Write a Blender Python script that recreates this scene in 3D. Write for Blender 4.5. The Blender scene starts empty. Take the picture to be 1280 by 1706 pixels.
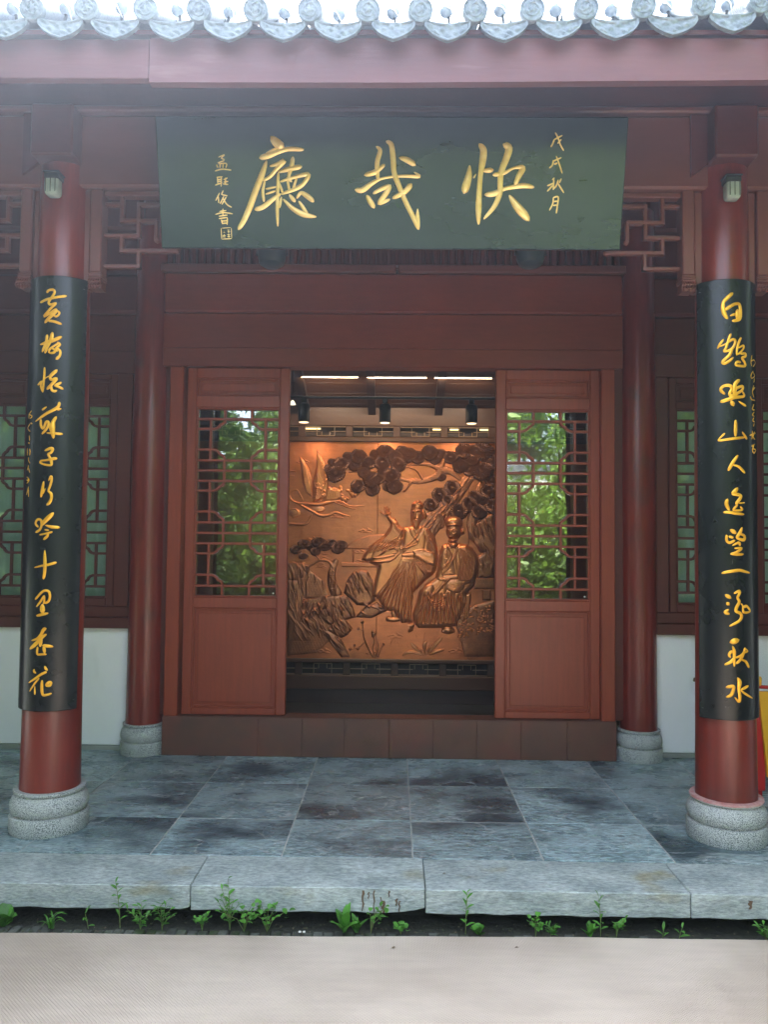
import bpy, math, random
import numpy as np
from mathutils import Vector, Matrix
R = math.radians
rnd = random.Random(7)
sc = bpy.context.scene
col = sc.collection

# ------------------------------------------------------------------ camera
CP, CY, CR, CF, CH = R(2.4), R(0.84), R(0.57), 1300.0, 1.45
def cam_axes(p, y, r):
    f = np.array([-math.sin(y)*math.cos(p), math.cos(y)*math.cos(p), math.sin(p)])
    rt = np.array([math.cos(y), math.sin(y), 0.0]); up = np.cross(rt, f)
    return math.cos(r)*rt+math.sin(r)*up, -math.sin(r)*rt+math.cos(r)*up, f
AX = cam_axes(CP, CY, CR)
cd = bpy.data.cameras.new('camera'); cam = bpy.data.objects.new('camera', cd); col.objects.link(cam)
cd.sensor_fit = 'HORIZONTAL'; cd.sensor_width = 36; cd.lens = 36*CF/1280
cd.clip_start = 0.05; cd.clip_end = 400
m = Matrix.Identity(4)
for i in range(3):
    m[i][0] = AX[0][i]; m[i][1] = AX[1][i]; m[i][2] = -AX[2][i]
m[0][3], m[1][3], m[2][3] = 0, 0, CH
cam.matrix_world = m
sc.camera = cam

# measuring help: a point of the photograph (1280 x 1706) on the plane y = Y
def ray(px, py): return ((px-640)*AX[0]+(853-py)*AX[1])/CF+AX[2]
def at(px, py, Y):
    d = ray(px, py); return np.array([0, 0, CH])+d*(Y/d[1])

# ------------------------------------------------------------------ light
w = bpy.data.worlds.new('World'); sc.world = w; w.use_nodes = True
nt = w.node_tree; bg = nt.nodes['Background']
sky = nt.nodes.new('ShaderNodeTexSky'); sky.sky_type = 'NISHITA'; sky.sun_disc = False
SUN_EL, SUN_AZ = R(57), R(-38)
sky.sun_elevation = SUN_EL; sky.sun_rotation = SUN_AZ
sky.air_density = 1.0; sky.dust_density = 3.0; sky.ozone_density = 1.0
thin = nt.nodes.new('ShaderNodeHueSaturation'); thin.inputs['Saturation'].default_value = .52      # thin bright cloud whitens the sky
nt.links.new(sky.outputs[0], thin.inputs['Color']); nt.links.new(thin.outputs[0], bg.inputs[0]); bg.inputs[1].default_value = 0.15
sl = bpy.data.lights.new('sun', 'SUN'); sl.energy = 3.2; sl.angle = R(0.6); sl.color = (1, .95, .86)
so = bpy.data.objects.new('sun', sl); col.objects.link(so); so.location = (-4, 8, 12)
sv = Vector((math.sin(SUN_AZ)*math.cos(SUN_EL), math.cos(SUN_AZ)*math.cos(SUN_EL), math.sin(SUN_EL)))
so.rotation_euler = sv.to_track_quat('Z', 'Y').to_euler()
sc.view_settings.view_transform = 'Standard'; sc.view_settings.look = 'None'
sc.view_settings.gamma = 1; sc.view_settings.use_curve_mapping = False
sc.view_settings.exposure = 3.7
sc.render.engine = 'CYCLES'
sc.cycles.use_denoising = True
sc.cycles.volume_bounces = 0; sc.cycles.max_bounces = 8; sc.cycles.sample_clamp_indirect = 6
sc.cycles.caustics_reflective = False; sc.cycles.caustics_refractive = False

# ------------------------------------------------------------------ materials
MATS = {}
def mat(name, c1, c2=None, scale=6.0, rough=.5, metal=0.0, bump=0.0, bscale=None, stretch=(1, 1, 1), r2=None,
        coat=0.0, detail=6, spec=.5, contrast=(.35, .65), c3=None, s3=2.0, k3=(.55, .7), objrand=0.0, trans=0.0, fine=None, vein=None):
    if name in MATS: return MATS[name]
    M = bpy.data.materials.new(name); M.use_nodes = True; MATS[name] = M
    N = M.node_tree.nodes; L = M.node_tree.links; b = N['Principled BSDF']
    b.inputs['Roughness'].default_value = rough; b.inputs['Metallic'].default_value = metal
    b.inputs['Specular IOR Level'].default_value = spec
    b.inputs['Coat Weight'].default_value = coat; b.inputs['Coat Roughness'].default_value = .12
    if c2 is None: c2 = tuple(x*.82 for x in c1)
    geo = N.new('ShaderNodeNewGeometry'); mp = N.new('ShaderNodeMapping'); mp.inputs['Scale'].default_value = stretch
    if objrand:
        oi = N.new('ShaderNodeObjectInfo'); mu = N.new('ShaderNodeMath'); mu.operation = 'MULTIPLY'; mu.inputs[1].default_value = 37.0
        L.new(oi.outputs['Random'], mu.inputs[0]); ad = N.new('ShaderNodeVectorMath'); ad.operation = 'ADD'
        L.new(geo.outputs['Position'], ad.inputs[0]); L.new(mu.outputs[0], ad.inputs[1]); L.new(ad.outputs[0], mp.inputs[0])
    else: L.new(geo.outputs['Position'], mp.inputs[0])
    n = N.new('ShaderNodeTexNoise'); n.inputs['Scale'].default_value = scale; n.inputs['Detail'].default_value = detail
    n.inputs['Roughness'].default_value = .62
    L.new(mp.outputs[0], n.inputs['Vector'])
    r = N.new('ShaderNodeMapRange'); r.inputs[1].default_value, r.inputs[2].default_value = contrast
    L.new(n.outputs['Fac'], r.inputs[0])
    mx = N.new('ShaderNodeMix'); mx.data_type = 'RGBA'; mx.inputs[6].default_value = (*c1, 1); mx.inputs[7].default_value = (*c2, 1)
    L.new(r.outputs[0], mx.inputs[0]); out = mx.outputs[2]
    if c3 is not None:
        n3 = N.new('ShaderNodeTexNoise'); n3.inputs['Scale'].default_value = s3; n3.inputs['Detail'].default_value = 5
        L.new(mp.outputs[0], n3.inputs['Vector'])
        r3 = N.new('ShaderNodeMapRange'); r3.inputs[1].default_value, r3.inputs[2].default_value = k3
        L.new(n3.outputs['Fac'], r3.inputs[0])
        m3 = N.new('ShaderNodeMix'); m3.data_type = 'RGBA'; m3.inputs[7].default_value = (*c3, 1)
        L.new(r3.outputs[0], m3.inputs[0]); L.new(out, m3.inputs[6]); out = m3.outputs[2]
    if objrand:
        hs = N.new('ShaderNodeHueSaturation'); mr = N.new('ShaderNodeMapRange')
        mr.inputs[3].default_value = 1-objrand; mr.inputs[4].default_value = 1+objrand
        L.new(oi.outputs['Random'], mr.inputs[0]); L.new(mr.outputs[0], hs.inputs['Value']); L.new(out, hs.inputs['Color']); out = hs.outputs[0]
    if vein:
        vn = N.new('ShaderNodeTexNoise'); vn.inputs['Scale'].default_value = vein[0]; vn.inputs['Detail'].default_value = 8; vn.inputs['Distortion'].default_value = .8; L.new(mp.outputs[0], vn.inputs['Vector'])
        v1 = N.new('ShaderNodeMath'); v1.operation = 'SUBTRACT'; v1.inputs[1].default_value = .5; L.new(vn.outputs['Fac'], v1.inputs[0])
        v2 = N.new('ShaderNodeMath'); v2.operation = 'ABSOLUTE'; L.new(v1.outputs[0], v2.inputs[0])
        v3 = N.new('ShaderNodeMapRange'); v3.inputs[1].default_value = 0; v3.inputs[2].default_value = vein[1]; v3.inputs[3].default_value = vein[2]; v3.inputs[4].default_value = 0; L.new(v2.outputs[0], v3.inputs[0])
        vm = N.new('ShaderNodeMix'); vm.data_type = 'RGBA'; vm.inputs[7].default_value = (.46, .49, .49, 1); L.new(v3.outputs[0], vm.inputs[0]); L.new(out, vm.inputs[6]); out = vm.outputs[2]
    if fine:
        fm = N.new('ShaderNodeMapping'); fm.inputs['Scale'].default_value = fine[2]; L.new(mp.outputs[0], fm.inputs[0])
        fn = N.new('ShaderNodeTexNoise'); fn.inputs['Scale'].default_value = fine[1]; fn.inputs['Detail'].default_value = 10; fn.inputs['Roughness'].default_value = .7
        L.new(fm.outputs[0], fn.inputs['Vector']); fr_ = N.new('ShaderNodeMapRange'); fr_.inputs[1].default_value = .36; fr_.inputs[2].default_value = .64
        fr_.inputs[3].default_value = 1-fine[0]; fr_.inputs[4].default_value = 1+fine[0]; L.new(fn.outputs['Fac'], fr_.inputs[0])
        fh = N.new('ShaderNodeHueSaturation'); L.new(fr_.outputs[0], fh.inputs['Value']); L.new(out, fh.inputs['Color']); out = fh.outputs[0]
    L.new(out, b.inputs['Base Color'])
    if r2 is not None:
        rr = N.new('ShaderNodeMapRange'); rr.inputs[3].default_value = rough; rr.inputs[4].default_value = r2
        L.new(r.outputs[0], rr.inputs[0]); L.new(rr.outputs[0], b.inputs['Roughness'])
    if bump:
        bn = N.new('ShaderNodeTexNoise'); bn.inputs['Scale'].default_value = bscale or scale*3; bn.inputs['Detail'].default_value = 6
        L.new(mp.outputs[0], bn.inputs['Vector'])
        bp = N.new('ShaderNodeBump'); bp.inputs['Strength'].default_value = 1; bp.inputs['Distance'].default_value = bump
        L.new(bn.outputs['Fac'], bp.inputs['Height']); L.new(bp.outputs[0], b.inputs['Normal'])
    if trans:
        tr = N.new('ShaderNodeBsdfTranslucent'); L.new(out, tr.inputs['Color']); ms = N.new('ShaderNodeMixShader'); ms.inputs[0].default_value = trans
        L.new(b.outputs[0], ms.inputs[1]); L.new(tr.outputs[0], ms.inputs[2]); L.new(ms.outputs[0], N['Material Output'].inputs[0])
    return M

red = mat('red_door_paint', (.250, .046, .020), (.205, .038, .018), scale=2.2, rough=.38, bump=.0010, bscale=30, spec=.45, contrast=(.3, .7), fine=(.11, 13, (3, 3, .22)), detail=10)
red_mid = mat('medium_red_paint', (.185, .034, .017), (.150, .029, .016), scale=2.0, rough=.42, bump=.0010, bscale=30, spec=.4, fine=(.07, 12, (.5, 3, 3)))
red_dark = mat('shaded_dark_red_paint', (.095, .018, .012), (.074, .015, .011), scale=2.0, rough=.42, bump=.0010, bscale=30, spec=.4, fine=(.08, 12, (.6, 3, 3)), detail=10)  # dark red timber with deep porch shade put into the colour
red_col = mat('red_column_lacquer', (.175, .020, .011), (.130, .017, .011), scale=2.5, rough=.30, bump=.0010, bscale=14, spec=.5, fine=(.15, 11, (3, 3, .22)), detail=10, c3=(.115, .024, .018), s3=5, k3=(.58, .72))
red_beam = mat('faded_red_beam_paint', (.15, .044, .035), (.115, .036, .030), scale=3, rough=.42, bump=.001, bscale=30, stretch=(.3, 1, 1))
fascia_m = mat('weathered_pink_red_board', (.160, .055, .063), (.115, .040, .048), scale=5, rough=.55, bump=.0015, bscale=30, stretch=(.22, 1, 1.4), c3=(.20, .10, .11), s3=9, k3=(.6, .75))
black_lac = mat('black_lacquer', (.006, .008, .009), (.009, .011, .012), scale=8, rough=.27, spec=.3, bump=.0004, bscale=12)
plaque_m = mat('green_black_plaque', (.013, .021, .028), (.021, .031, .038), scale=3, rough=.24, spec=.8, bump=.0006, bscale=9, stretch=(.4, 1, 1))
gold = mat('gold_leaf', (.88, .47, .035), (.78, .36, .02), scale=30, rough=.28, metal=.45, bump=.0006, bscale=120)
gold2 = mat('pale_gold_leaf', (.86, .60, .24), (.78, .50, .16), scale=30, rough=.32, metal=.45, bump=.0005, bscale=120)
slate = mat('blue_grey_slate', (.155, .230, .250), (.33, .42, .435), scale=5.0, rough=.16, r2=.40, bump=.009, bscale=34, stretch=(.8, 1.1, 1), contrast=(.30, .70), detail=12, c3=(.042, .070, .086), s3=2.1, k3=(.47, .66), objrand=.22, fine=(.60, 62, (.5, 1.5, 1)), vein=(2.0, .009, .55))
curb_m = mat('pale_green_grey_stone', (.25, .295, .295), (.41, .45, .44), scale=7, rough=.55, r2=.7, bump=.003, bscale=35, stretch=(.7, 1, 1.6), c3=(.27, .25, .16), s3=4, k3=(.62, .74), objrand=.07, detail=12, fine=(.36, 70, (.7, 1, 1.3)), vein=(3.0, .008, .3))
grout = mat('pale_grout', (.44, .44, .41), (.27, .28, .27), scale=14, rough=.9, bump=.002)
granite = mat('speckled_granite', (.52, .54, .53), (.07, .085, .08), scale=230, rough=.62, bump=.0012, bscale=90, contrast=(.44, .60), detail=2, c3=(.40, .42, .40), s3=6, k3=(.5, .75))
plaster = mat('white_plaster', (.86, .865, .885), (.81, .82, .84), scale=3, rough=.8, bump=.0015, bscale=30, c3=(.55, .55, .53), s3=3.5, k3=(.62, .85), stretch=(1, 1, .5), detail=10)
brick_m = mat('dark_mossy_brick', (.060, .064, .056), (.11, .118, .10), scale=30, rough=.85, bump=.004, bscale=60, c3=(.035, .055, .018), s3=9, k3=(.5, .62), objrand=.35)
soil = mat('dark_wet_soil', (.022, .022, .017), (.04, .042, .028), scale=20, rough=.9, bump=.01, bscale=40)
ground_m = mat('courtyard_paving', (.20, .21, .20), (.27, .27, .25), scale=3, rough=.8, bump=.004)
brass = mat('brown_brass_sheet', (.145, .062, .042), (.105, .055, .042), scale=4, rough=.48, metal=.25, bump=.0012, bscale=10, c3=(.17, .055, .04), s3=3, k3=(.5, .7))
rivet_m = mat('tarnished_rivets', (.10, .065, .045), (.20, .14, .09), scale=60, rough=.45, metal=.5)
copper = mat('warm_copper', (.60, .215, .090), (.44, .145, .058), scale=2.6, rough=.34, metal=.72, bump=.003, bscale=14, contrast=(.3, .7), c3=(.30, .115, .055), s3=3.2, k3=(.52, .75), fine=(.10, 16, (.3, 1, 2)))
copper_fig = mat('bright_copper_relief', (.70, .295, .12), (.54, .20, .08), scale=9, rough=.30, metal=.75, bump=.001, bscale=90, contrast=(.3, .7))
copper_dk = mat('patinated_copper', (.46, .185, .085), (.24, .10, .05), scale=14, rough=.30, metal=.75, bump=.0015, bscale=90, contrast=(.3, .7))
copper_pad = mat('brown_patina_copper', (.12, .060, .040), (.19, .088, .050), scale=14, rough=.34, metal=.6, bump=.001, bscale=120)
wood_in = mat('brown_interior_wood', (.095, .046, .026), (.065, .033, .019), scale=5, rough=.42, bump=.0008, bscale=40, stretch=(.25, 1, 1))
wood_dk = mat('dark_interior_wood', (.035, .022, .018), (.05, .030, .022), scale=5, rough=.5)
floor_in = mat('dark_interior_floor', (.035, .037, .033), (.05, .05, .045), scale=4, rough=.28, bump=.0006)
dark_metal = mat('dark_metal', (.02, .025, .028), (.03, .035, .04), scale=20, rough=.45, metal=.3)
lamp_glass = mat('grey_green_lamp_glass', (.26, .33, .32), (.36, .43, .41), scale=20, rough=.18, spec=.7)
tile_m = mat('glazed_grey_tile', (.095, .125, .155), (.20, .24, .27), scale=30, rough=.30, r2=.5, bump=.003, bscale=90, spec=.6, objrand=.10)
tile_dk = mat('dark_roof_tile', (.10, .115, .125), (.15, .165, .175), scale=20, rough=.6, bump=.003)
curtain_m = mat('pale_green_curtain', (.66, .84, .77), (.78, .88, .83), scale=3, rough=.85, stretch=(3, 1, .5), trans=.25)
bin_red = mat('red_plastic', (.52, .012, .012), (.42, .012, .014), scale=5, rough=.35)
bin_yellow = mat('yellow_plastic', (.80, .42, .012), (.72, .36, .012), scale=5, rough=.35)
leaf_a = mat('weed_leaf', (.075, .24, .028), (.11, .31, .045), scale=60, rough=.5, bump=.0006, bscale=200, objrand=.35, trans=.3)
stem_m = mat('weed_stem', (.12, .24, .06), (.16, .16, .06), scale=60, rough=.6)
tree_leaf = mat('garden_foliage', (.065, .15, .014), (.15, .25, .028), scale=1.6, rough=.5, trans=.35, contrast=(.3, .7), objrand=.25)
bark = mat('bark', (.10, .08, .06), (.16, .13, .10), scale=12, rough=.9, bump=.01)
wall_g = mat('garden_wall_plaster', (.74, .72, .68), (.66, .64, .60), scale=2, rough=.85)
white_bit = mat('white_petal', (.8, .78, .72), rough=.7)
brown_bit = mat('dry_leaf_brown', (.16, .10, .06), rough=.8)

def carpet_mat():
    M = mat('woven_beige_mat', (.62, .51, .43), (.50, .405, .335), scale=.8, rough=.85, contrast=(.3, .7), detail=9, c3=(.36, .28, .22), s3=.8, k3=(.45, .75), fine=(.05, 8, (.4, 2.5, 1)))
    N = M.node_tree.nodes; L = M.node_tree.links; b = N['Principled BSDF']
    geo = N.new('ShaderNodeNewGeometry')
    w1 = N.new('ShaderNodeTexWave'); w1.inputs['Scale'].default_value = 52; w1.inputs['Distortion'].default_value = .6; w1.bands_direction = 'X'
    w2 = N.new('ShaderNodeTexWave'); w2.inputs['Scale'].default_value = 44; w2.inputs['Distortion'].default_value = .8; w2.bands_direction = 'DIAGONAL'
    L.new(geo.outputs['Position'], w1.inputs[0]); L.new(geo.outputs['Position'], w2.inputs[0])
    ad = N.new('ShaderNodeMath'); ad.operation = 'ADD'; L.new(w1.outputs['Fac'], ad.inputs[0]); L.new(w2.outputs['Fac'], ad.inputs[1])
    bp = N.new('ShaderNodeBump'); bp.inputs['Distance'].default_value = .0007; L.new(ad.outputs[0], bp.inputs['Height']); L.new(bp.outputs[0], b.inputs['Normal'])
    old = b.inputs['Base Color'].links[0].from_socket
    mr = N.new('ShaderNodeMapRange'); mr.inputs[2].default_value = 2; mr.inputs[3].default_value = .94; mr.inputs[4].default_value = 1.02
    L.new(ad.outputs[0], mr.inputs[0]); hs = N.new('ShaderNodeHueSaturation'); L.new(old, hs.inputs['Color']); L.new(mr.outputs[0], hs.inputs['Value'])
    L.new(hs.outputs[0], b.inputs['Base Color'])
    return M
carpet_m = carpet_mat()

def glass_mat(name, refl, tint=(1, 1, 1)):
    M = bpy.data.materials.new(name); M.use_nodes = True; N = M.node_tree.nodes; L = M.node_tree.links
    N.remove(N['Principled BSDF'])
    t = N.new('ShaderNodeBsdfTransparent'); t.inputs[0].default_value = (*tint, 1)
    g = N.new('ShaderNodeBsdfGlossy'); g.inputs['Roughness'].default_value = .012
    nz = N.new('ShaderNodeTexNoise'); nz.inputs['Scale'].default_value = 3.0; nz.inputs['Detail'].default_value = 1
    ge = N.new('ShaderNodeNewGeometry'); L.new(ge.outputs['Position'], nz.inputs[0])
    bp = N.new('ShaderNodeBump'); bp.inputs['Distance'].default_value = .0015; L.new(nz.outputs['Fac'], bp.inputs['Height']); L.new(bp.outputs[0], g.inputs['Normal'])
    mx = N.new('ShaderNodeMixShader'); mx.inputs[0].default_value = refl
    L.new(t.outputs[0], mx.inputs[1]); L.new(g.outputs[0], mx.inputs[2]); L.new(mx.outputs[0], N['Material Output'].inputs[0])
    return M
glass = glass_mat('window_glass', .20, (.72, .78, .75))
glass_w = glass_mat('wing_window_glass', .10, (.88, .95, .92))
def emit(name, c, s):
    M = bpy.data.materials.new(name); M.use_nodes = True; b = M.node_tree.nodes['Principled BSDF']
    b.inputs['Base Color'].default_value = (*c, 1); b.inputs['Emission Color'].default_value = (*c, 1); b.inputs['Emission Strength'].default_value = s
    return M
strip_w = emit('white_light_strip', (1, .90, .78), .030)
strip_y = emit('yellow_light_strip', (1, .72, .30), .25)
strip_dim = emit('dim_light_strip', (1, .85, .60), .12)

# ------------------------------------------------------------------ mesh helpers
class MB:
    def __init__(s): s.v = []; s.f = []
    def add(s, vs, fs):
        o = len(s.v); s.v += [tuple(map(float, p)) for p in vs]; s.f += [tuple(i+o for i in f) for f in fs]; return s
    def box(s, x0, x1, y0, y1, z0, z1, b=0.0):
        if b <= 0:
            vs = [(x, y, z) for z in (z0, z1) for y in (y0, y1) for x in (x0, x1)]
            return s.add(vs, [(0, 2, 3, 1), (4, 5, 7, 6), (0, 1, 5, 4), (2, 6, 7, 3), (0, 4, 6, 2), (1, 3, 7, 5)])
        b = min(b, (x1-x0)*.45, (y1-y0)*.45, (z1-z0)*.45)
        X = (x0, x1); Y = (y0, y1); Z = (z0, z1); vs = []; idx = {}
        for i in (0, 1):
            for j in (0, 1):
                for k in (0, 1):
                    sx, sy, sz = (b if i == 0 else -b), (b if j == 0 else -b), (b if k == 0 else -b)
                    idx[i, j, k, 0] = len(vs); vs.append((X[i], Y[j]+sy, Z[k]+sz))
                    idx[i, j, k, 1] = len(vs); vs.append((X[i]+sx, Y[j], Z[k]+sz))
                    idx[i, j, k, 2] = len(vs); vs.append((X[i]+sx, Y[j]+sy, Z[k]))
        g = lambda *a: idx[a]; fs = []
        for i in (0, 1):
            q = [g(i, 0, 0, 0), g(i, 1, 0, 0), g(i, 1, 1, 0), g(i, 0, 1, 0)]; fs.append(q[::-1] if i == 0 else q)
            q = [g(0, i, 0, 1), g(1, i, 0, 1), g(1, i, 1, 1), g(0, i, 1, 1)]; fs.append(q if i == 0 else q[::-1])
            q = [g(0, 0, i, 2), g(1, 0, i, 2), g(1, 1, i, 2), g(0, 1, i, 2)]; fs.append(q[::-1] if i == 0 else q)
        for j in (0, 1):
            for k in (0, 1):
                q = [g(0, j, k, 1), g(1, j, k, 1), g(1, j, k, 2), g(0, j, k, 2)]; fs.append(q if (j+k) % 2 else q[::-1])
                q = [g(j, 0, k, 0), g(j, 1, k, 0), g(j, 1, k, 2), g(j, 0, k, 2)]; fs.append(q[::-1] if (j+k) % 2 else q)
                q = [g(j, k, 0, 0), g(j, k, 1, 0), g(j, k, 1, 1), g(j, k, 0, 1)]; fs.append(q if (j+k) % 2 else q[::-1])
                for i in (0, 1):
                    if k == 1: continue
        for i in (0, 1):
            for j in (0, 1):
                for k in (0, 1):
                    q = [g(i, j, k, 0), g(i, j, k, 1), g(i, j, k, 2)]; fs.append(q if (i+j+k) % 2 else q[::-1])
        return s.add(vs, fs)
    def lathe(s, prof, n=48, c=(0, 0, 0), cap=True):
        o = len(s.v)
        for r, z in prof:
            for k in range(n):
                a = 2*math.pi*k/n; s.v.append((c[0]+r*math.cos(a), c[1]+r*math.sin(a), c[2]+z))
        for i in range(len(prof)-1):
            for k in range(n):
                a, b = o+i*n+k, o+i*n+(k+1) % n; s.f.append((a, b, b+n, a+n))
        if cap:
            s.f.append(tuple(o+k for k in range(n))[::-1]); e = o+(len(prof)-1)*n; s.f.append(tuple(e+k for k in range(n)))
        return s
    def tube(s, pts, rad, n=8):
        pts = [Vector(p) for p in pts]; o = len(s.v); m = len(pts)
        rad = rad if isinstance(rad, (list, tuple)) else [rad]*m
        for i, p in enumerate(pts):
            d = (pts[min(i+1, m-1)]-pts[max(i-1, 0)]).normalized(); q = d.to_track_quat('Z', 'Y').to_matrix()
            for k in range(n):
                a = 2*math.pi*k/n; v = p+q@Vector((rad[i]*math.cos(a), rad[i]*math.sin(a), 0)); s.v.append(tuple(v))
        for i in range(m-1):
            for k in range(n):
                a, b = o+i*n+k, o+i*n+(k+1) % n; s.f.append((a, b, b+n, a+n))
        s.f.append(tuple(o+k for k in range(n))[::-1]); e = o+(m-1)*n; s.f.append(tuple(e+k for k in range(n)))
        return s
    def barxz(s, pts, w, y0, y1):
        # flat bar following a polyline in the x-z plane
        P = [Vector((p[0], p[1])) for p in pts]; n = len(P); o = len(s.v)
        for i, p in enumerate(P):
            d = (P[min(i+1, n-1)]-P[max(i-1, 0)]).normalized(); t = Vector((-d.y, d.x))*w/2
            a, b = p+t, p-t; e = w*.18
            ai, bi = p+t*.64, p-t*.64
            s.v += [(a.x, y0+e, a.y), (ai.x, y0, ai.y), (bi.x, y0, bi.y), (b.x, y0+e, b.y), (b.x, y1, b.y), (a.x, y1, a.y)]
        for i in range(n-1):
            for k in range(6):
                a, b = o+i*6+k, o+i*6+(k+1) % 6; s.f.append((a, b, b+6, a+6))
        s.f.append(tuple(o+k for k in range(6))[::-1]); e = o+(n-1)*6; s.f.append(tuple(e+k for k in range(6)))
        return s
    def mesh(s, name, mt, smooth=False, ang=35):
        me = bpy.data.meshes.new(name); me.from_pydata(s.v, [], s.f); me.update()
        me.materials.append(mt)
        fixn(me)
        if smooth: shade(me, ang)
        return me
    def build(s, name, mt, parent=None, smooth=False, loc=None, ang=35):
        return link(name, s.mesh(name, mt, smooth, ang), parent, loc)
def fixn(me):
    import bmesh
    bm = bmesh.new(); bm.from_mesh(me); bmesh.ops.recalc_face_normals(bm, faces=bm.faces); bm.to_mesh(me); bm.free()
def shade(me, ang=35):
    me.polygons.foreach_set('use_smooth', [True]*len(me.polygons))
    try: me.set_sharp_from_angle(angle=R(ang))
    except Exception: pass
def link(name, me, parent=None, loc=None):
    o = bpy.data.objects.new(name, me); col.objects.link(o)
    if parent is not None: o.parent = parent
    if loc is not None: o.location = loc
    return o
def tag(o, label=None, cat=None, group=None, kind=None):
    if label: o['label'] = label
    if cat: o['category'] = cat
    if group: o['group'] = group
    if kind: o['kind'] = kind
    return o
def empty(name, loc=(0, 0, 0), label=None, cat=None, group=None, kind=None):
    o = bpy.data.objects.new(name, None); col.objects.link(o); o.location = loc; o.empty_display_size = .1
    return tag(o, label, cat, group, kind)
def kids(o): return [c for c in bpy.data.objects if c.parent == o]
def copy_tree(o, kidmap, parent=None):
    c = o.copy(); col.objects.link(c)
    if parent is not None: c.parent = parent
    for ch in kidmap.get(o.name, []): copy_tree(ch, kidmap, c)
    return c
def kidmap_of(root):
    km = {}
    def rec(o):
        ks = kids(o); km[o.name] = ks
        for k in ks: rec(k)
    rec(root); return km
def loc_part(mb, name, mt, parent, smooth=False):
    # mesh given in world coordinates, stored relative to its parent Empty (unrotated parents only)
    off = parent.location if parent.parent is None else parent.location+parent.parent.location
    mb.v = [(x-off[0], y-off[1], z-off[2]) for x, y, z in mb.v]
    return mb.build(name, mt, parent, smooth)

hz = MB().box(-42, 42, -42, 42, -1.2, 9.5)  # thin volume added to imitate lens glare over the upper view
hm = bpy.data.materials.new('glare_haze'); hm.use_nodes = True; hn = hm.node_tree.nodes; hn.remove(hn['Principled BSDF'])
hv = hn.new('ShaderNodeVolumePrincipled'); hv.inputs['Color'].default_value = (.62, .76, 1, 1); hv.inputs['Density'].default_value = .0100; hv.inputs['Anisotropy'].default_value = .89
hm.node_tree.links.new(hv.outputs[0], hn['Material Output'].inputs['Volume'])
tag(hz.build('haze', hm), 'bright backlit haze added to imitate lens glare', kind='stuff')
CX = -.035                       # centre line of the hall
# ================================================================== SETTING
g = MB(); g.add([(-41, -41, -.20), (41, -41, -.20), (41, 41, -.20), (-41, 41, -.20)], [(0, 1, 2, 3)])
tag(g.build('ground', ground_m), 'grey stone courtyard ground around the hall', kind='structure')
g = MB().box(-4.5, 4.5, 3.0, 3.62, -.196, -.182); tag(g.build('ditch_bottom', soil), 'dark damp soil in the narrow drain below the step', kind='structure')
# row of bricks on edge beside the carpet
row = empty('brick_edging', (0, 3.2, -.16), 'row of dark mossy bricks on edge between carpet and porch step', 'brick edging', kind='structure')
bm_ = MB().box(-.0195, .0195, -.11, .11, -.05, 0, .004).mesh('brick', brick_m)
for i in range(104):
    o = link('brick', bm_, row, ((i-52)*.0435+rnd.uniform(-.001, .001), rnd.uniform(-.006, .010), rnd.uniform(-.006, .004)))
    o.rotation_euler = (rnd.uniform(-.02, .02), rnd.uniform(-.04, .04), rnd.uniform(-.02, .02))
# carpet with a slightly wavy far edge
nx, ny = 160, 60; vs = []
for j in range(ny+1):
    for i in range(nx+1):
        x = -4+8*i/nx; t = j/ny
        yf = 3.247+.014*x+.004*math.sin(x*3.1)+.002*math.sin(x*9.3+1) - (.004*x*x if x < 0 else 0)
        y = -2.5+(yf+2.5)*(1-(1-t)**1.7)
        z = -.140+.0016*math.sin(x*2.3+y*1.7)+.0010*math.sin(y*5.1-x*.7)
        vs.append((x, y, z))
fs = [(j*(nx+1)+i, j*(nx+1)+i+1, (j+1)*(nx+1)+i+1, (j+1)*(nx+1)+i) for j in range(ny) for i in range(nx)]
n0 = len(vs)
for i in range(nx+1): x, y, z = vs[ny*(nx+1)+i]; vs.append((x, y, z-.010))
fs += [(ny*(nx+1)+i, ny*(nx+1)+i+1, n0+i+1, n0+i) for i in range(nx)]
c = MB().add(vs, fs).build('carpet', carpet_m, smooth=True)
tag(c, 'long beige woven mat laid across the foreground below the step', 'carpet')
g = MB().box(-4.2, 4.2, -2.6, 3.20, -.196, -.152); tag(g.build('paving_bed', ground_m), 'stone bed under the beige mat', kind='structure')

# porch platform
plat = empty('porch_floor', (0, 4.5, 0), 'blue grey slate porch floor with pale joints in front of the hall', kind='structure')
loc_part(MB().box(-4.2, 4.2, 3.69, 5.9, -.10, -.0018), 'mortar_bed', grout, plat)
loc_part(MB().box(-4.2, 4.2, 3.52, 3.69, -.19, -.104), 'foundation', soil, plat)
xs = [-4.19, -3.58, -2.97, -2.36, -1.745, -1.13, -.515, .095, .702, 1.308, 1.92, 2.53, 3.14, 3.75, 4.19]
ys = [3.684, 4.17, 4.78, 5.40, 5.88]
for j in range(4):
    for i in range(len(xs)-1):
        x0, x1, y0, y1 = xs[i]+.0036, xs[i+1]-.0036, ys[j]+.0036, ys[j+1]-.0036
        cx, cy = (x0+x1)/2, (y0+y1)/2
        mb = MB().box(x0-cx, x1-cx, y0-cy, y1-cy, -.03, 0, .0014)
        o = link('floor_slab', mb.mesh('floor_slab', slate), plat, (cx, cy-4.5, rnd.uniform(-.0012, .0012)))
        o.rotation_euler = (rnd.uniform(-.0016, .0016), rnd.uniform(-.0016, .0016), 0)
import bmesh
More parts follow.
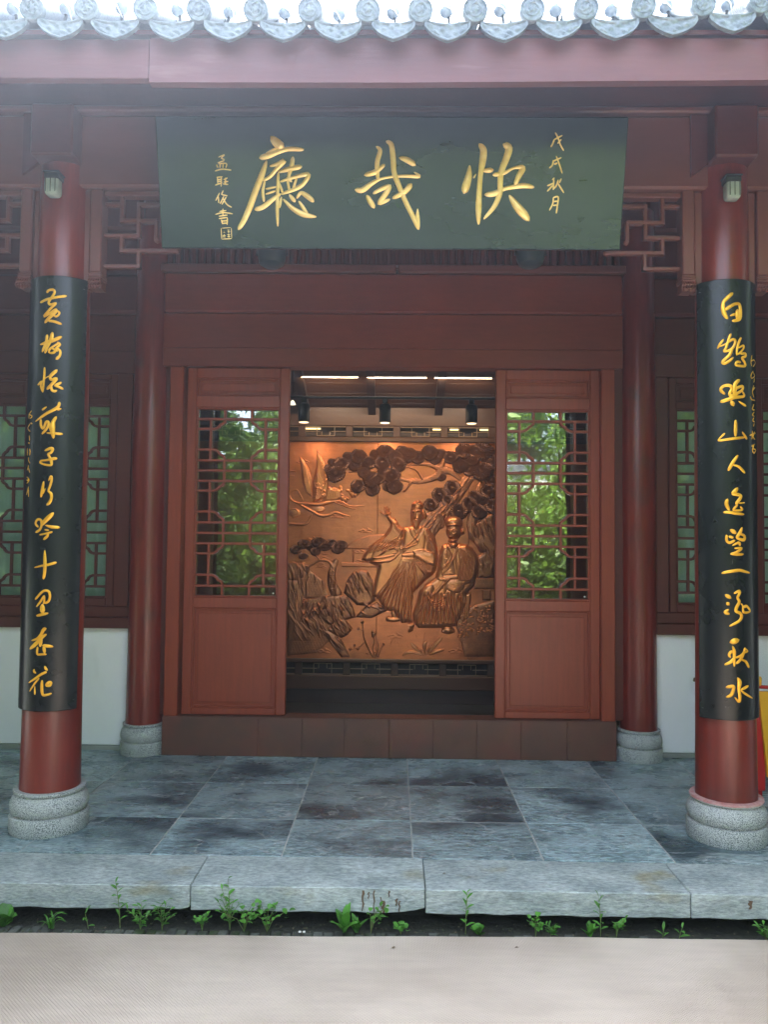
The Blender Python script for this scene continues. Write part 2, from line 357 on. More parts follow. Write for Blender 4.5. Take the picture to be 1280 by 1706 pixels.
def stone(x0, x1, y0, y1, z0, z1, name, mt, parent, seed, cut=None, amp=.0024):
    r = random.Random(seed); L_ = x1-x0; nx_ = max(8, int(L_/.04))
    bm = bmesh.new(); cx, cy, cz = (x0+x1)/2, (y0+y1)/2, (z0+z1)/2
    bmesh.ops.create_cube(bm, size=1, matrix=Matrix.Translation((0, 0, 0)) @ Matrix.Diagonal((L_, y1-y0, z1-z0, 1)))
    bmesh.ops.bevel(bm, geom=list(bm.edges), offset=.0032, segments=1, affect='EDGES')
    for k in range(1, nx_):
        xx = -L_/2+L_*k/nx_
        bmesh.ops.bisect_plane(bm, geom=list(bm.verts)+list(bm.edges)+list(bm.faces), plane_co=(xx, 0, 0), plane_no=(1, 0, 0))
    for zz in (-.25, .1, .3):
        bmesh.ops.bisect_plane(bm, geom=list(bm.verts)+list(bm.edges)+list(bm.faces), plane_co=(0, 0, zz*(z1-z0)), plane_no=(0, 0, 1))
    ph = [r.uniform(0, 6) for _ in range(6)]
    for v in bm.verts:
        x = v.co.x
        n = math.sin(x*21+ph[0])*.5+math.sin(x*53+ph[1]+v.co.z*40)*.35+math.sin(x*111+ph[2])*.2
        if v.co.y < 0: v.co.y += amp*n
        if v.co.z < 0: v.co.z += amp*.9*math.sin(x*33+ph[3])
        v.co.z += .0012*math.sin(x*7+ph[4])
        if cut:                                    # chipped lower corner
            side, ln, hh = cut; e = (L_/2-x) if side > 0 else (x+L_/2)
            if e < ln and v.co.z < 0: v.co.z += hh*(1-e/ln)**2
    me = bpy.data.meshes.new(name); bm.to_mesh(me); bm.free(); me.materials.append(mt); shade(me, 30)
    return link(name, me, parent, Vector((cx, cy, cz))-(parent.location if parent else Vector()))
for i, (x0, x1, cut) in enumerate([(-4.2, -3.05, None), (-3.045, -1.955, None), (-1.95, -.8555, (1, .03, .014)), (-.8515, .1395, (1, .15, .026)), (.1430, 1.2535, None), (1.2575, 2.35, None), (2.356, 4.2, None)]):
    stone(x0, x1, 3.355, 3.677, -.1, .001 if i != 3 else .003, 'curb_stone', curb_m, plat, i+3, cut)
# rust streaks run down one curb stone face are thin stains of dried mud standing on the stone
for x0, z1, L_, wd in [(-.122, -.004, .085, .006), (-.098, -.01, .03, .004), (-.075, -.004, .09, .004), (-.012, -.004, .028, .004), (-.045, -.03, .05, .003), (-.035, -.045, .05, .009), (.020, -.035, .03, .006), (.032, -.045, .045, .004), (1.50, -.02, .035, .012)]:
    mb = MB(); n = 6; vs = []
    for k in range(n+1):
        z = z1-L_*k/n; xx = x0+.003*math.sin(k*1.9+x0*50); ww = wd*(.6+.4*math.sin(k*2.1+x0*30)**2)*(1-.5*k/n)
        vs += [(xx-ww, 3.3497, z), (xx, 3.3475, z), (xx+ww, 3.3497, z)]
    fs = []
    for k in range(n): a = k*3; fs += [(a, a+1, a+4, a+3), (a+1, a+2, a+5, a+4)]
    mb.add(vs, fs); loc_part(mb, 'mud_streak', brown_bit, plat)

# interior floor, back, ceiling
mb = MB().box(-4.2, 4.2, 5.9, 10, -.10, .002); tag(mb.build('interior_floor', floor_in), 'dark polished floor inside the hall', kind='structure')
ceil = empty('interior_ceiling', (0, 6.9, 2.8), 'brown boarded sloping ceiling inside above the copper screen', kind='structure')
zc = lambda y: 2.72+(7.2-y)*.40
for k in range(14):
    y1 = 7.75-k*.155; y0 = y1-.150
    loc_part(MB().add([(-4.1, y0, zc(y0)), (4.1, y0, zc(y0)), (4.1, y1, zc(y1)), (-4.1, y1, zc(y1)), (-4.1, y0, zc(y0)+.02), (4.1, y0, zc(y0)+.02), (4.1, y1, zc(y1)+.02), (-4.1, y1, zc(y1)+.02)],
        [(0, 1, 2, 3), (4, 5, 6, 7), (0, 1, 5, 4), (2, 3, 7, 6), (0, 3, 7, 4), (1, 2, 6, 5)]), 'ceiling_board', wood_in, ceil)
for k in range(-4, 5):
    x = -.225+.615*k
    a = -.035; y0, y1 = 5.6, 7.19
    loc_part(MB().add([(x+a, y0, zc(y0)-.001), (x-a, y0, zc(y0)-.001), (x-a, y1, zc(y1)-.001), (x+a, y1, zc(y1)-.001), (x+a, y0, zc(y0)-.08), (x-a, y0, zc(y0)-.08), (x-a, y1, zc(y1)-.08), (x+a, y1, zc(y1)-.08)],
        [(0, 1, 2, 3), (4, 5, 6, 7), (0, 1, 5, 4), (2, 3, 7, 6), (0, 3, 7, 4), (1, 2, 6, 5)]), 'rafter', wood_dk, ceil)
mb = MB().box(-4.2, 4.2, 9.9, 10, 0, 5).box(-4.3, -4.2, 5.6, 10, 0, 5).box(4.2, 4.3, 5.6, 10, 0, 5)
tag(mb.build('interior_wall', wood_dk), 'dark inner walls of the hall behind the screen', kind='structure')

# ================================================================== HALL FRONT
hall = empty('hall', (CX, 5.5, 0), 'red timber front of a traditional Chinese hall with beams and door frame', 'building')
def hp(mb, name, mt, sm=False): return loc_part(mb, name, mt, hall, sm)
hp(MB().box(CX-1.60, CX+1.60, 5.378, 5.50, 2.682, 2.812, .004), 'door_lintel', red_mid)
hp(MB().box(CX-1.60, CX+1.60, 5.384, 5.49, 2.814, 3.055, .002), 'lintel_board', red_mid)
hp(MB().box(CX-1.60, CX+1.60, 5.365, 5.52, 3.062, 3.338, .012), 'header_beam', red_mid)
hp(MB().box(CX-1.62, -.012, 5.35, 5.48, 3.342, 3.40, .008), 'transom_rail', red_beam)
hp(MB().box(.004, CX+1.62, 5.35, 5.48, 3.342, 3.40, .008), 'transom_rail', red_beam)
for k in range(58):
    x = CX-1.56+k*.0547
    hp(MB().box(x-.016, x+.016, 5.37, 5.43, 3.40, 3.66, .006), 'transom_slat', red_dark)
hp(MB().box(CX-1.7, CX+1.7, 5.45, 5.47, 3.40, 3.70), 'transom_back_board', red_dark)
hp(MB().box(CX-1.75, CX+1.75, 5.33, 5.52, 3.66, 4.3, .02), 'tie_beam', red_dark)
for s in (-1, 1):
    x0, x1 = sorted((CX+s*1.450, CX+s*1.545)); hp(MB().box(x0, x1, 5.375, 5.50, .262, 2.679, .006), 'door_jamb', red)
    x0, x1 = sorted((CX+s*1.545, CX+s*1.66)); hp(MB().box(x0, x1, 5.42, 5.52, .262, 3.05, .004), 'jamb_infill', red_dark)
# wings: timber frames above the white walls
for s in (-1, 1):
    def wb(a, b, y0, y1, z0, z1, nm, m_=red_dark, bev=.005):
        x0, x1 = sorted((CX+s*a, CX+s*b)); return hp(MB().box(x0, x1, y0, y1, z0, z1, bev), nm, m_)
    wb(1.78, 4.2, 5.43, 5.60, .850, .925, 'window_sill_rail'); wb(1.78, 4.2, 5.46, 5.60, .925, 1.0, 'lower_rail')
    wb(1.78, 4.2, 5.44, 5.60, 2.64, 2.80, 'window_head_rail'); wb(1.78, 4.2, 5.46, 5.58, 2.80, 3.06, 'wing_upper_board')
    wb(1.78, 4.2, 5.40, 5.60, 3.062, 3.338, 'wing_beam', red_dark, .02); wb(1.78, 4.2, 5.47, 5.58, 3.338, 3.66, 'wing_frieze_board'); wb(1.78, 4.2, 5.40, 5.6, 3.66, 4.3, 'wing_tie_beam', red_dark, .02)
    wb(1.83, 1.935, 5.445, 5.60, 1.0, 2.64, 'window_jamb')
    w_ = empty('white_wall', (CX+s*3.0, 5.55, 0), 'low white plastered wall left of the doorway behind the columns' if s < 0 else 'low white plastered wall right of the doorway beside the red box', 'wall')
    x0, x1 = sorted((CX+s*1.74, CX+s*4.2)); loc_part(MB().box(x0, x1, 5.485, 5.66, .035, .848, .004), 'wall_body', plaster, w_)
    loc_part(MB().box(x0, x1, 5.478, 5.66, 0, .033, .003), 'wall_foot', mat('wall_foot_grey', (.30, .31, .28), (.22, .24, .20), scale=8, rough=.8), w_)

for s in (-1, 1):
    x0, x1 = sorted((CX+s*4.2, CX+s*4.34)); hp(MB().box(x0, x1, 3.95, 5.9, 0, 3.9), 'light_block_wall', red_dark)  # unseen end walls added to keep outside light off the porch
# porch ceiling and outer beams
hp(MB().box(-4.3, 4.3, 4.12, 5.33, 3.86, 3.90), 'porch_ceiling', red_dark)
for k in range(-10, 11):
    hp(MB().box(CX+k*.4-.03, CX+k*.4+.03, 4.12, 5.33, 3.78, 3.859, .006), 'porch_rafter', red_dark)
eb = empty('eave_beam', (CX, 4.02, 3.5), 'long dark red eave beam spanning the porch columns above the plaque', 'beam')
loc_part(MB().box(-4.3, 4.3, 3.94, 4.10, 3.285, 3.665, .012), 'lower_beam', red_beam, eb)
loc_part(MB().box(-4.3, 4.3, 3.91, 4.12, 3.668, 3.70, .008), 'moulding', red_beam, eb)
loc_part(MB().box(-4.3, 4.3, 3.95, 4.11, 3.702, 4.02, .02), 'upper_beam', red_dark, eb)

# ------------------------------------------------------------------ columns
def column(x, y, r0, r1, h, base, head, label, grp):
    c = empty('column', (x, y, 0), label, 'column', grp)
    n = 24; prof = []
    z0 = .208
    for i in range(n+1):
        t = i/n; prof.append((r0+(r1-r0)*t-.002*math.sin(t*9), z0+(h-z0)*t))
    MB().lathe(prof, 72).build('shaft', red_col, c, True)
    B = base
    bp = [(B*.985, 0), (B, .006), (B, .078), (B*.985, .085), (B*.90, .089), (B*.90, .093), (B*.955, .098), (B*.985, .112), (B*.995, .128), (B*.985, .145), (B*.95, .162), (B*.90, .176), (B*.86, .184), (B*.84, .189), (B*.90, .192), (B*.915, .198), (B*.905, .207), (B*.6, .210)]
    MB().lathe(bp, 72).build('stone_base', granite, c, True, ang=40)
    if head:
        mb = MB().box(-.108, .108, -.20, .2, 3.394, 3.66, .01); mb.build('head_block', red_dark, c)
        mb = MB().add([(-.19, -.10, 3.34), (-.108, -.10, 3.40), (-.108, -.10, 3.66), (-.19, -.10, 3.66), (-.19, .10, 3.34), (-.108, .10, 3.40), (-.108, .10, 3.66), (-.19, .10, 3.66)], [(0, 1, 2, 3), (4, 5, 6, 7), (0, 1, 5, 4), (2, 3, 7, 6), (0, 3, 7, 4), (1, 2, 6, 5)])
        mb.build('head_bracket', red_dark, c)
    return c
column(-1.752, 4.02, .147, .128, 3.40, .190, True, 'front left red column on a granite base with painted couplet board', 'porch columns')
column(1.683, 4.02, .147, .128, 3.40, .190, True, 'front right red column on a granite base with red-edged rim', 'porch columns')
column(-1.735, 5.46, .125, .118, 3.80, .157, False, 'rear left red column beside the left door jamb', 'porch columns')
column(1.690, 5.46, .125, .118, 3.80, .157, False, 'rear right red column beside the right door jamb', 'porch columns')
# red paint lapped on the rim of the right base
MB().lathe([(.168, .2065), (.1745, .1985), (.1752, .1990), (.1735, .2085), (.150, .2118)], 72, cap=False).build('painted_rim', mat('faded_red_rim', (.40, .13, .12), (.5, .34, .32), scale=25, rough=.7), [o for o in bpy.data.objects if o.get('label', '').startswith('front right red')][0], True)

# ------------------------------------------------------------------ threshold
th = empty('threshold', (CX, 5.43, 0), 'high brown brass-clad threshold with riveted plates under the doors', 'threshold')
loc_part(MB().box(-1.585, 1.515, 5.378, 5.52, 0, .258), 'threshold_core', brass, th)
edges = [-1.585, -.925, -.625, -.335, -.031, .271, .567, .868, 1.180, 1.515]
for i in range(9):
    x0, x1 = edges[i]+.0012, edges[i+1]-.0012
    p = loc_part(MB().box(x0, x1, 5.371+(i % 2)*.0008, 5.3775, .001, .262, .0015), 'brass_plate', brass, th)
    if i in (0,): 
        pass
    mb = MB(); rr = random.Random(i)
    def riv(x, z, r=.0030):
        v = []
        for k in range(6): a = k*math.pi/3; v.append((x+r*math.cos(a), 5.3706, z+r*math.sin(a)))
        v.append((x, 5.3682, z)); mb.add(v, [(k, (k+1) % 6, 6) for k in range(6)])
    if i > 0:
        for k in range(15):
            for dx in (.008, .019): riv(x0+dx+(k % 2)*.004, .012+k*.0165)
        xc, zc_ = (x0+x1)/2, .128
        for k in range(8):
            a = k*math.pi/4
            for q in (1, 2, 3): riv(xc+q*.0125*math.cos(a), zc_+q*.0125*math.sin(a), .0025)
        riv(xc, zc_, .004)
    for k in range(int((x1-x0)/.02)): riv(x0+.01+k*.02, .250, .0022); riv(x0+.01+k*.02, .010, .0022)
    o = mb.build('rivets', rivet_m, p); o['kind'] = 'stuff'
    o.location = (-th.location[0], -th.location[1], -th.location[2])
    o.location = Vector((0, 0, 0))-th.location
loc_part(MB().box(-1.585, 1.515, 5.3715, 5.52, .2625, .2665, .0015), 'top_plate', brass, th)

# ------------------------------------------------------------------ lattice pattern
def lattice_bars(w, h):
    """bars of the window lattice in a w x h field, origin at lower left"""
    xa, x1, x2, xb = .154*w, .330*w, .667*w, .842*w
    Z = lambda f: h*(1-f)
    out = []
    for f in (.051, .275, .330, .386, .610, .667, .723, .95): out.append([(0, Z(f)), (w, Z(f))])
    units = [(.051, .275), (.386, .610), (.723, .95)]
    for a, b in units:
        out.append([(xa, Z(a)), (xa, Z(b))]); out.append([(xb, Z(a)), (xb, Z(b))])
        ft, fb = a+.054, b-.058
        for xin, xo, xe in ((x1, xa, 0), (x2, xb, w)):
            for f0, f1 in ((a, ft), (b, fb)):
                q = [(1, 0), (.98, .28), (.84, .46), (.66, .58), (.60, .74), (.44, .92), (.22, 1.0), (0, 1)]
                out.append([(xo+(xin-xo)*u, Z(f0+(f1-f0)*v)) for u, v in q])
                out.append([(xe, Z(f1)), (xo, Z(f1))])
    for a, b in ((0, .051), (.275, .386), (.610, .723), (.95, 1)):
        out.append([(x1, Z(a)), (x1, Z(b))]); out.append([(x2, Z(a)), (x2, Z(b))])
    return out

def leaf_panel(root, x0, x1, z0, z1, lx0, lx1, lz0, lz1, y, m_, gm, panels, barw=.0175):
    """frame, panels, lattice and glass; coordinates relative to root"""
    t = .05; f = MB()
    f.box(x0, lx0-.012, y, y+t, z0, z1, .005); f.box(lx1+.012, x1, y, y+t, z0, z1, .005)
    zs = [z0]+[q for p in panels for q in p[:2]]+[z1]
    # rails
    rails = panels_to_rails(z0, z1, panels, lz0, lz1)
    for a, b in rails: f.box(lx0-.012, lx1+.012, y, y+t, a, b, .005)
    f.build('frame', m_, root)
    inner = MB()
    for a, b, c_, d in ((lx0-.012, lx0, lz0-.012, lz1+.012), (lx1, lx1+.012, lz0-.012, lz1+.012), (lx0, lx1, lz0-.012, lz0), (lx0, lx1, lz1, lz1+.012)):
        inner.box(a+.0005, b-.0005, y+.006, y+.044, c_+.0005, d-.0005, .003)
    inner.build('lattice_frame', m_, root)
    for a, b in panels:
        a0, a1, b0, b1 = lx0-.030, lx1+.030, a, b
        p = MB(); p.box(lx0-.012, lx1+.012, y+.022, y+.04, b0, b1)
        p.box(lx0+.022, lx1-.022, y+.014, y+.0225, b0+.034, b1-.034, .006)
        for q in ((lx0-.012, lx0+.002, b0, b1), (lx1-.002, lx1+.012, b0, b1), (lx0+.002, lx1-.002, b0, b0+.014), (lx0+.002, lx1-.002, b1-.014, b1)):
            p.box(q[0], q[1], y+.005, y+.0225, q[2], q[3], .004)
        p.build('lower_panel' if a < 1.0 else 'top_panel', m_, root)
    lat = empty('lattice', (lx0, y+.012, lz0)); lat.parent = root
    for b_ in lattice_bars(lx1-lx0, lz1-lz0):
        MB().barxz(b_, barw, rnd.uniform(-.0006, .0006), .020+rnd.uniform(-.0005, .0005)).build('bar', m_, lat)
    MB().box(lx0-.005, lx1+.005, y+.036, y+.041, lz0-.005, lz1+.005).build('pane', gm, root)
def panels_to_rails(z0, z1, panels, lz0, lz1):
    holes = sorted([(a, b) for a, b in panels]+[(lz0-.012, lz1+.012)]); r = []; z = z0
    for a, b in holes: r.append((z, a)); z = b
    r.append((z, z1)); return r

def door(cx, label, flip):
    d = empty('sliding_door', (cx, 5.415, 0), label, 'door', 'pair of lattice doors')
    leaf_panel(d, -.360, .360, .269, 2.678, -.280, .280, 1.088, 2.386, 0, red, glass, [(.318, 1.0), (2.482, 2.606)])
    return d
def stop(d, x): MB().lathe([(.006, 0), (.006, .004), (.002, .006)], 10).build('door_stop', white_bit, d, True, (x, .030, 1.104)).rotation_euler = (R(90), 0, 0)
dl = door(-1.108, 'left red lattice door leaf, its panes dark on the left side', 0)
stop(dl, .262)
dr = door(1.055, 'right red lattice door leaf with bright green garden reflections in its panes', 1)

stop(dr, .262)
# wing windows and curtains
def window(cx, label, z0=1.0, z1=2.64, lz0=1.07, lz1=2.41):
    d = empty('lattice_window', (cx, 5.465, 0), label, 'window', 'lattice windows of the side bays')
    leaf_panel(d, -.2975, .2975, z0, z1, -.235, .235, lz0, lz1, 0, red_dark, glass_w, [(2.47, 2.60)])
    return d
window(-2.2725, 'lattice window partly behind the left front column, right of the other left one')
window(-2.872, 'lattice window at the far left edge of the picture')
window(2.208, 'narrow lattice window between the two right-hand columns')
window(2.808, 'lattice window at the far right edge beyond the front column')
def curtain(x0, x1, label):
    n = 60; vs = []
    for i in range(n+1):
        x = x0+(x1-x0)*i/n; y = 5.60+.018*math.sin(i*1.05)+.008*math.sin(i*2.7+1)
        vs += [(x, y, .93), (x+.004*math.sin(i), y+.01*math.sin(i*.6), 1.8), (x, y, 2.7)]
    fs = []
    for i in range(n): a = i*3; fs += [(a, a+3, a+4, a+1), (a+1, a+4, a+5, a+2)]
    o = MB().add(vs, fs).build('curtain', curtain_m, smooth=True, ang=80)
    tag(o, label, 'curtain', 'pale green curtains')
curtain(-3.3, -1.98, 'pale green curtain hanging behind the left lattice windows')
curtain(1.92, 3.3, 'pale green curtain hanging behind the right lattice windows')

# ------------------------------------------------------------------ hanging lattice between the front columns
def hang_lattice(xl, xr, label, ends):
    root = empty('hanging_lattice', ((xl+xr)/2, 4.02, 3.28), label, 'hanging lattice', 'hanging lattices under the eave beam')
    def P_(mb, nm): return loc_part(mb, nm, red_beam, root)
    P_(MB().box(xl, xr, 3.985, 4.045, 3.258, 3.284, .004), 'top_rail')
    def side(e, s):
        B = lambda d: e+s*d
        def H(d0, d1, z):
            a, b = sorted((B(d0), B(d1))); P_(MB().barxz([(a, z), (b, z)], .020, 4.000, 4.03), 'bar')
        def V(d, z0, z1): P_(MB().barxz([(B(d), z0), (B(d), z1)], .020, 4.001, 4.031), 'bar')
        H(0, .087, 3.220); V(.087, 3.258, 3.124); H(.087, .275, 3.134); V(.270, 3.134, 3.035); V(.176, 3.230, 3.044); H(.176, .36, 3.220)
        H(0, .176, 3.054); V(.088, 3.054, 2.964); H(.088, .375, 2.974); V(.180, 2.974, 2.881); H(0, .190, 2.891)
        for d, z in ((.275, 3.033), (.378, 2.974)):
            P_(MB().lathe([(.004, -.016), (.013, -.010), (.016, 0), (.013, .010), (.004, .016)], 12, (B(d), 4.015, z)), 'knob')
        # stepped hanging post with carved flower foot
        a, b = sorted((B(-.060), B(0))); P_(MB().box(a, b, 3.96, 4.05, 2.845, 3.284, .005), 'post')
        a, b = sorted((B(-.115), B(-.062))); P_(MB().box(a, b, 3.975, 4.045, 2.76, 3.284, .008), 'inner_strip')
        x = B(-.030); mb = MB()
        for k, (r, z) in enumerate([(.034, 2.838), (.036, 2.826), (.034, 2.814)]):
            mb.box(x-r, x+r, 4.005-.048-k*.001, 4.05, z-.005, z+.004, .002)
        P_(mb, 'collar')
        mb = MB()
        for k in range(6):
            xx = x-.030+k*.012
            mb.tube([(xx, 3.962, 2.808), (xx+(k-2.5)*.001, 3.950, 2.790), (xx+(k-2.5)*.0022, 3.948, 2.772), (xx+(k-2.5)*.002, 3.955, 2.758-.004*(k % 2))], [.006, .0075, .007, .003], 6)
        mb.box(x-.028, x+.028, 3.962, 4.045, 2.762, 2.809)
        P_(mb, 'tassel_carving')
    if 'l' in ends: side(xl, 1)
    if 'r' in ends: side(xr, -1)
hang_lattice(-1.538, 1.461, 'middle hanging lattice between the two front columns, half hidden by the black plaque', 'lr')
hang_lattice(-4.2, -1.965, 'hanging lattice at the far left beyond the left front column', 'r')
hang_lattice(1.902, 4.2, 'hanging lattice at the far right beyond the right front column', 'l')

# ------------------------------------------------------------------ lettering
def catmull(pts, n=5):
    P_ = [np.array(p, float) for p in pts]
    if len(P_) == 2: return [P_[0]+(P_[1]-P_[0])*k/6 for k in range(7)]
    out = []
    for i in range(len(P_)-1):
        p0 = P_[max(i-1, 0)]; p1 = P_[i]; p2 = P_[i+1]; p3 = P_[min(i+2, len(P_)-1)]
        a1 = p2-p1
        c = abs(np.dot((p2-p1)[:2], (p1-p0)[:2])) if i else 1
        for k in range(n):
            t = k/n
            q = .5*((2*p1)+(-p0+p2)*t+(2*p0-5*p1+4*p2-p3)*t*t+(-p0+3*p1-3*p2+p3)*t**3)
            out.append(q)
    out.append(P_[-1]); return out
def glyph(strokes, conv, wdef, surf, hscale=.55, rscale=1.0):
    """brush strokes -> raised gilded ridges. conv: crop px -> source px, surf(px, py) -> (point, normal, tangent u, tangent v, metres per px)"""
    mb = MB(); ox, oy, k = conv
    for si, st in enumerate(strokes):
        pts = [(x[0], x[1], (x[2] if len(x) > 2 else wdef)) for x in st]
        C = catmull(pts)
        m_ = len(C); C2 = []
        for i, q in enumerate(C):
            w_ = max(q[2], 3.0)
            e = min(i, m_-1-i); f = [.62, .9][e] if e < 2 else 1.0
            if len(st) == 2 and len(st[0]) < 3: f = [.7, .95][e] if e < 2 else 1.0
            C2.append((q[0], q[1], w_*f*rscale))
        o = len(mb.v); K = 7
        def emitr(x, y, w_, d, hh):
            p, n_, u, v, mpp = surf(ox+x/k, oy+y/k); w_m = w_/k*mpp
            t = np.array([-d[1], d[0]]); L_ = math.hypot(*t) or 1; t = t/L_
            side = u*t[0]-v*t[1]
            for j in range(K):
                a = math.pi*j/(K-1); c_ = math.cos(a); s_ = math.sin(a)
                mb.v.append(tuple(p+side*w_m*c_+n_*(w_m*s_*hh-.0008+si*.00007)))
        for i, (x, y, w_) in enumerate(C2):
            x2, y2, _ = C2[min(i+1, m_-1)]; x0, y0, _ = C2[max(i-1, 0)]
            d = (x2-x0, y2-y0); hh = hscale
            if i == 0:
                L_ = math.hypot(*d) or 1; emitr(x-d[0]/L_*w_*.7, y-d[1]/L_*w_*.7, w_*.35, d, hh)
            emitr(x, y, w_, d, hh)
            if i == m_-1:
                L_ = math.hypot(*d) or 1; emitr(x+d[0]/L_*w_*.7, y+d[1]/L_*w_*.7, w_*.35, d, hh)
        nr = m_+2
        for i in range(nr-1):
            for j in range(K-1):
                a = o+i*K+j; mb.f.append((a, a+1, a+K+1, a+K))
        mb.f.append(tuple(o+j for j in range(K))); mb.f.append(tuple(o+(nr-1)*K+j for j in range(K)))
    return mb

# couplet boards (curved, in front of the front columns)
CB_R = .175; CB_A = R(58); CB_Y = 4.03
def board_mesh(cx, z0, z1, cy=CB_Y):
    n = 40; mb = MB(); zs = [z0, z0+.004]+[z0+(z1-z0)*i/12 for i in range(1, 12)]+[z1-.004, z1]
    for z in zs:
        ins = .004 if z in (z0, z1) else 0
        for i in range(n+1):
            a = -CB_A+2*CB_A*i/n; r = CB_R-ins
            mb.v.append((cx+r*math.sin(a), cy-r*math.cos(a), z))
    for z in zs:
        for i in range(n+1):
            a = -CB_A+2*CB_A*i/n; r = CB_R-.016
            mb.v.append((cx+r*math.sin(a), cy-r*math.cos(a), z))
    m_ = n+1; L_ = len(zs)
    for s in range(2):
        for j in range(L_-1):
            for i in range(n): a = s*L_*m_+j*m_+i; mb.f.append((a, a+1, a+m_+1, a+m_))
    for j in range(L_-1):
        for i in (0, n): a = j*m_+i; b = L_*m_+a; mb.f.append((a, a+m_, b+m_, b))
    for j in (0, L_-1):
        for i in range(n): a = j*m_+i; b = L_*m_+a; mb.f.append((a, a+1, b+1, b))
    return mb
def cyl_surf(cx, cy=CB_Y, r=CB_R, tilt=0.0):
    def f(px, py):
        d = ray(px, py); o = np.array([0, 0, CH])
        a = d[0]**2+d[1]**2; b = 2*(d[0]*(o[0]-cx)+d[1]*(o[1]-cy)); c_ = (o[0]-cx)**2+(o[1]-cy)**2-r*r
        disc = b*b-4*a*c_
        if disc < 0: disc = 0
        t = (-b-math.sqrt(disc))/(2*a); p = o+d*t
        n_ = np.array([p[0]-cx, p[1]-cy, 0])/r; n_ /= np.linalg.norm(n_)
        u = np.array([-n_[1], n_[0], 0]); u = u if u[0] > 0 else -u
        return p, n_, u, np.array([0, 0, 1.]), t/CF
    return f
A_ = (30, 470, 10.667); B_ = (30, 600, 10.667); C_ = (25, 740, 10.667); D_ = (20, 870, 10.667); E_ = (20, 1020, 10.667)
F_ = (1160, 470, 10.667); G_ = (1160, 620, 10.667); H_ = (1160, 770, 10.667); I_ = (1160, 930, 10.667); J_ = (1160, 1050, 10.667)
LEFT = [
 (A_, 20, [[(515,190),(545,150),(620,140),(650,180),(610,260),(560,330),(545,375),(580,400),(680,375)], [(400,365),(500,315),(620,285),(740,262),(860,250)], [(680,380),(590,460),(510,550),(465,610),(560,560),(650,500),(690,490)], [(690,500,24),(640,560,26),(540,650,26),(480,725,20)], [(640,590,14),(670,615,15),(715,590,16),(735,545,16),(690,510,16)], [(540,690),(650,705),(770,750)]]),
 (A_, 22, [[(515,940),(500,1060),(430,1240)], [(395,1115,14),(500,1075,26),(620,1040,28),(770,975,26)], [(610,900,24),(590,1010,30),(530,1130,26),(480,1260,20)], [(740,1080,16),(650,1130,16),(560,1200,18),(550,1260,16)], [(700,1070,14),(750,1110,14),(690,1170,20),(640,1250,20),(560,1265,14)], [(690,1180,20),(750,1230,18),(740,1310,20),(680,1370,24)], [(590,1170,14),(700,1230,16)], [(500,1040,30),(520,1130,30)]]),
 (B_, 19, [[(472,130,14),(468,250,19),(455,400,19),(440,565,18)], [(440,570,16),(405,460,18),(420,380,14),(365,430,18)], [(355,440,18),(420,390,12),(490,320,9),(560,280,9)], [(690,180,26),(600,260,26),(570,300,22),(590,350,20),(660,330,22),(680,345,22),(600,430,24),(520,515,24)], [(590,450,16),(600,530,20),(650,555,20),(690,540,14)], [(770,400),(700,430),(650,460)], [(650,450),(730,480),(800,515)]]),
 (B_, 20, [[(430,885,20),(510,830,10)], [(310,1090,10),(420,1010,20),(520,940,22),(640,880,24),(720,820,24),(735,750,20)], [(700,880,20),(770,865,12)], [(405,1060),(410,1170),(450,1210),(500,1100),(540,1110),(520,1200),(430,1310)], [(680,1010,22),(630,1090,28),(605,1190,46),(615,1270,36),(630,1385,20)], [(510,1295,10),(600,1300,16),(790,1315,22)]]),
 (C_, 21, [[(530,115,16),(630,75,22),(670,90,22),(640,150,20),(590,180,18),(620,240,20),(645,310,22),(640,370,18),(540,365,16),(450,330,16),(470,295,16),(560,285,16),(680,260,24),(745,255,20)]]),
 (C_, 20, [[(510,660,12),(490,780,24),(460,940,20)], [(535,790,10),(500,880,12)], [(595,650,10),(640,570,18),(650,640,20),(620,750,18),(595,830,16),(640,880,22),(645,960,22),(610,1040,22),(565,1080,18)]]),
 (C_, 19, [[(410,1470),(365,1410),(400,1340),(460,1350),(470,1440),(440,1520),(370,1565)], [(680,1225,24),(600,1300,34),(500,1400,30),(470,1450,16)], [(540,1440,10),(650,1470,24),(790,1480,24)], [(530,1520,14),(600,1530,14)], [(440,1610,14),(540,1590,14),(660,1560,18)], [(590,1590,16),(570,1640,20),(510,1690,20)]]),
 (D_, 22, [[(580,500,14),(585,700,26),(580,880,24),(558,1005,20)], [(400,805,12),(520,775,16),(640,755,20),(785,715,22)]]),
 (D_, 19, [[(415,1370),(510,1260),(580,1215),(650,1230),(675,1310),(650,1400),(590,1440)], [(435,1500,14),(510,1400,18),(570,1310,14),(572,1400,16),(560,1450,16)], [(540,1470,34),(540,1600,42)], [(440,1660,20),(530,1640,22),(640,1615,16)]]),
 (E_, 24, [[(600,290,26),(560,310,26),(510,400,22),(440,470,18),(350,500,14)], [(610,390,16),(550,430,24),(480,500,26),(400,580,30),(320,650,20)], [(520,440,24),(500,600,28)], [(550,590,24),(650,600,24),(730,610,14)], [(455,620,17),(450,740,17),(540,745,17),(610,745,14)], [(565,610,24),(578,720,22)]]),
 (E_, 18, [[(395,1010,12),(390,1050,18),(425,1080,14)], [(580,955,12),(600,1000,20),(630,1030,14)], [(300,1250,12),(420,1170,18),(520,1100,20),(610,1060,20)], [(480,1170,14),(400,1270,15),(315,1400,12)], [(405,1310,10),(405,1455,18)], [(535,1210,16),(528,1320,22),(545,1460,20),(620,1465,18),(700,1440,14)], [(600,1300,20),(650,1245,20),(695,1245,16),(670,1300,20),(600,1302,18)]]),
]
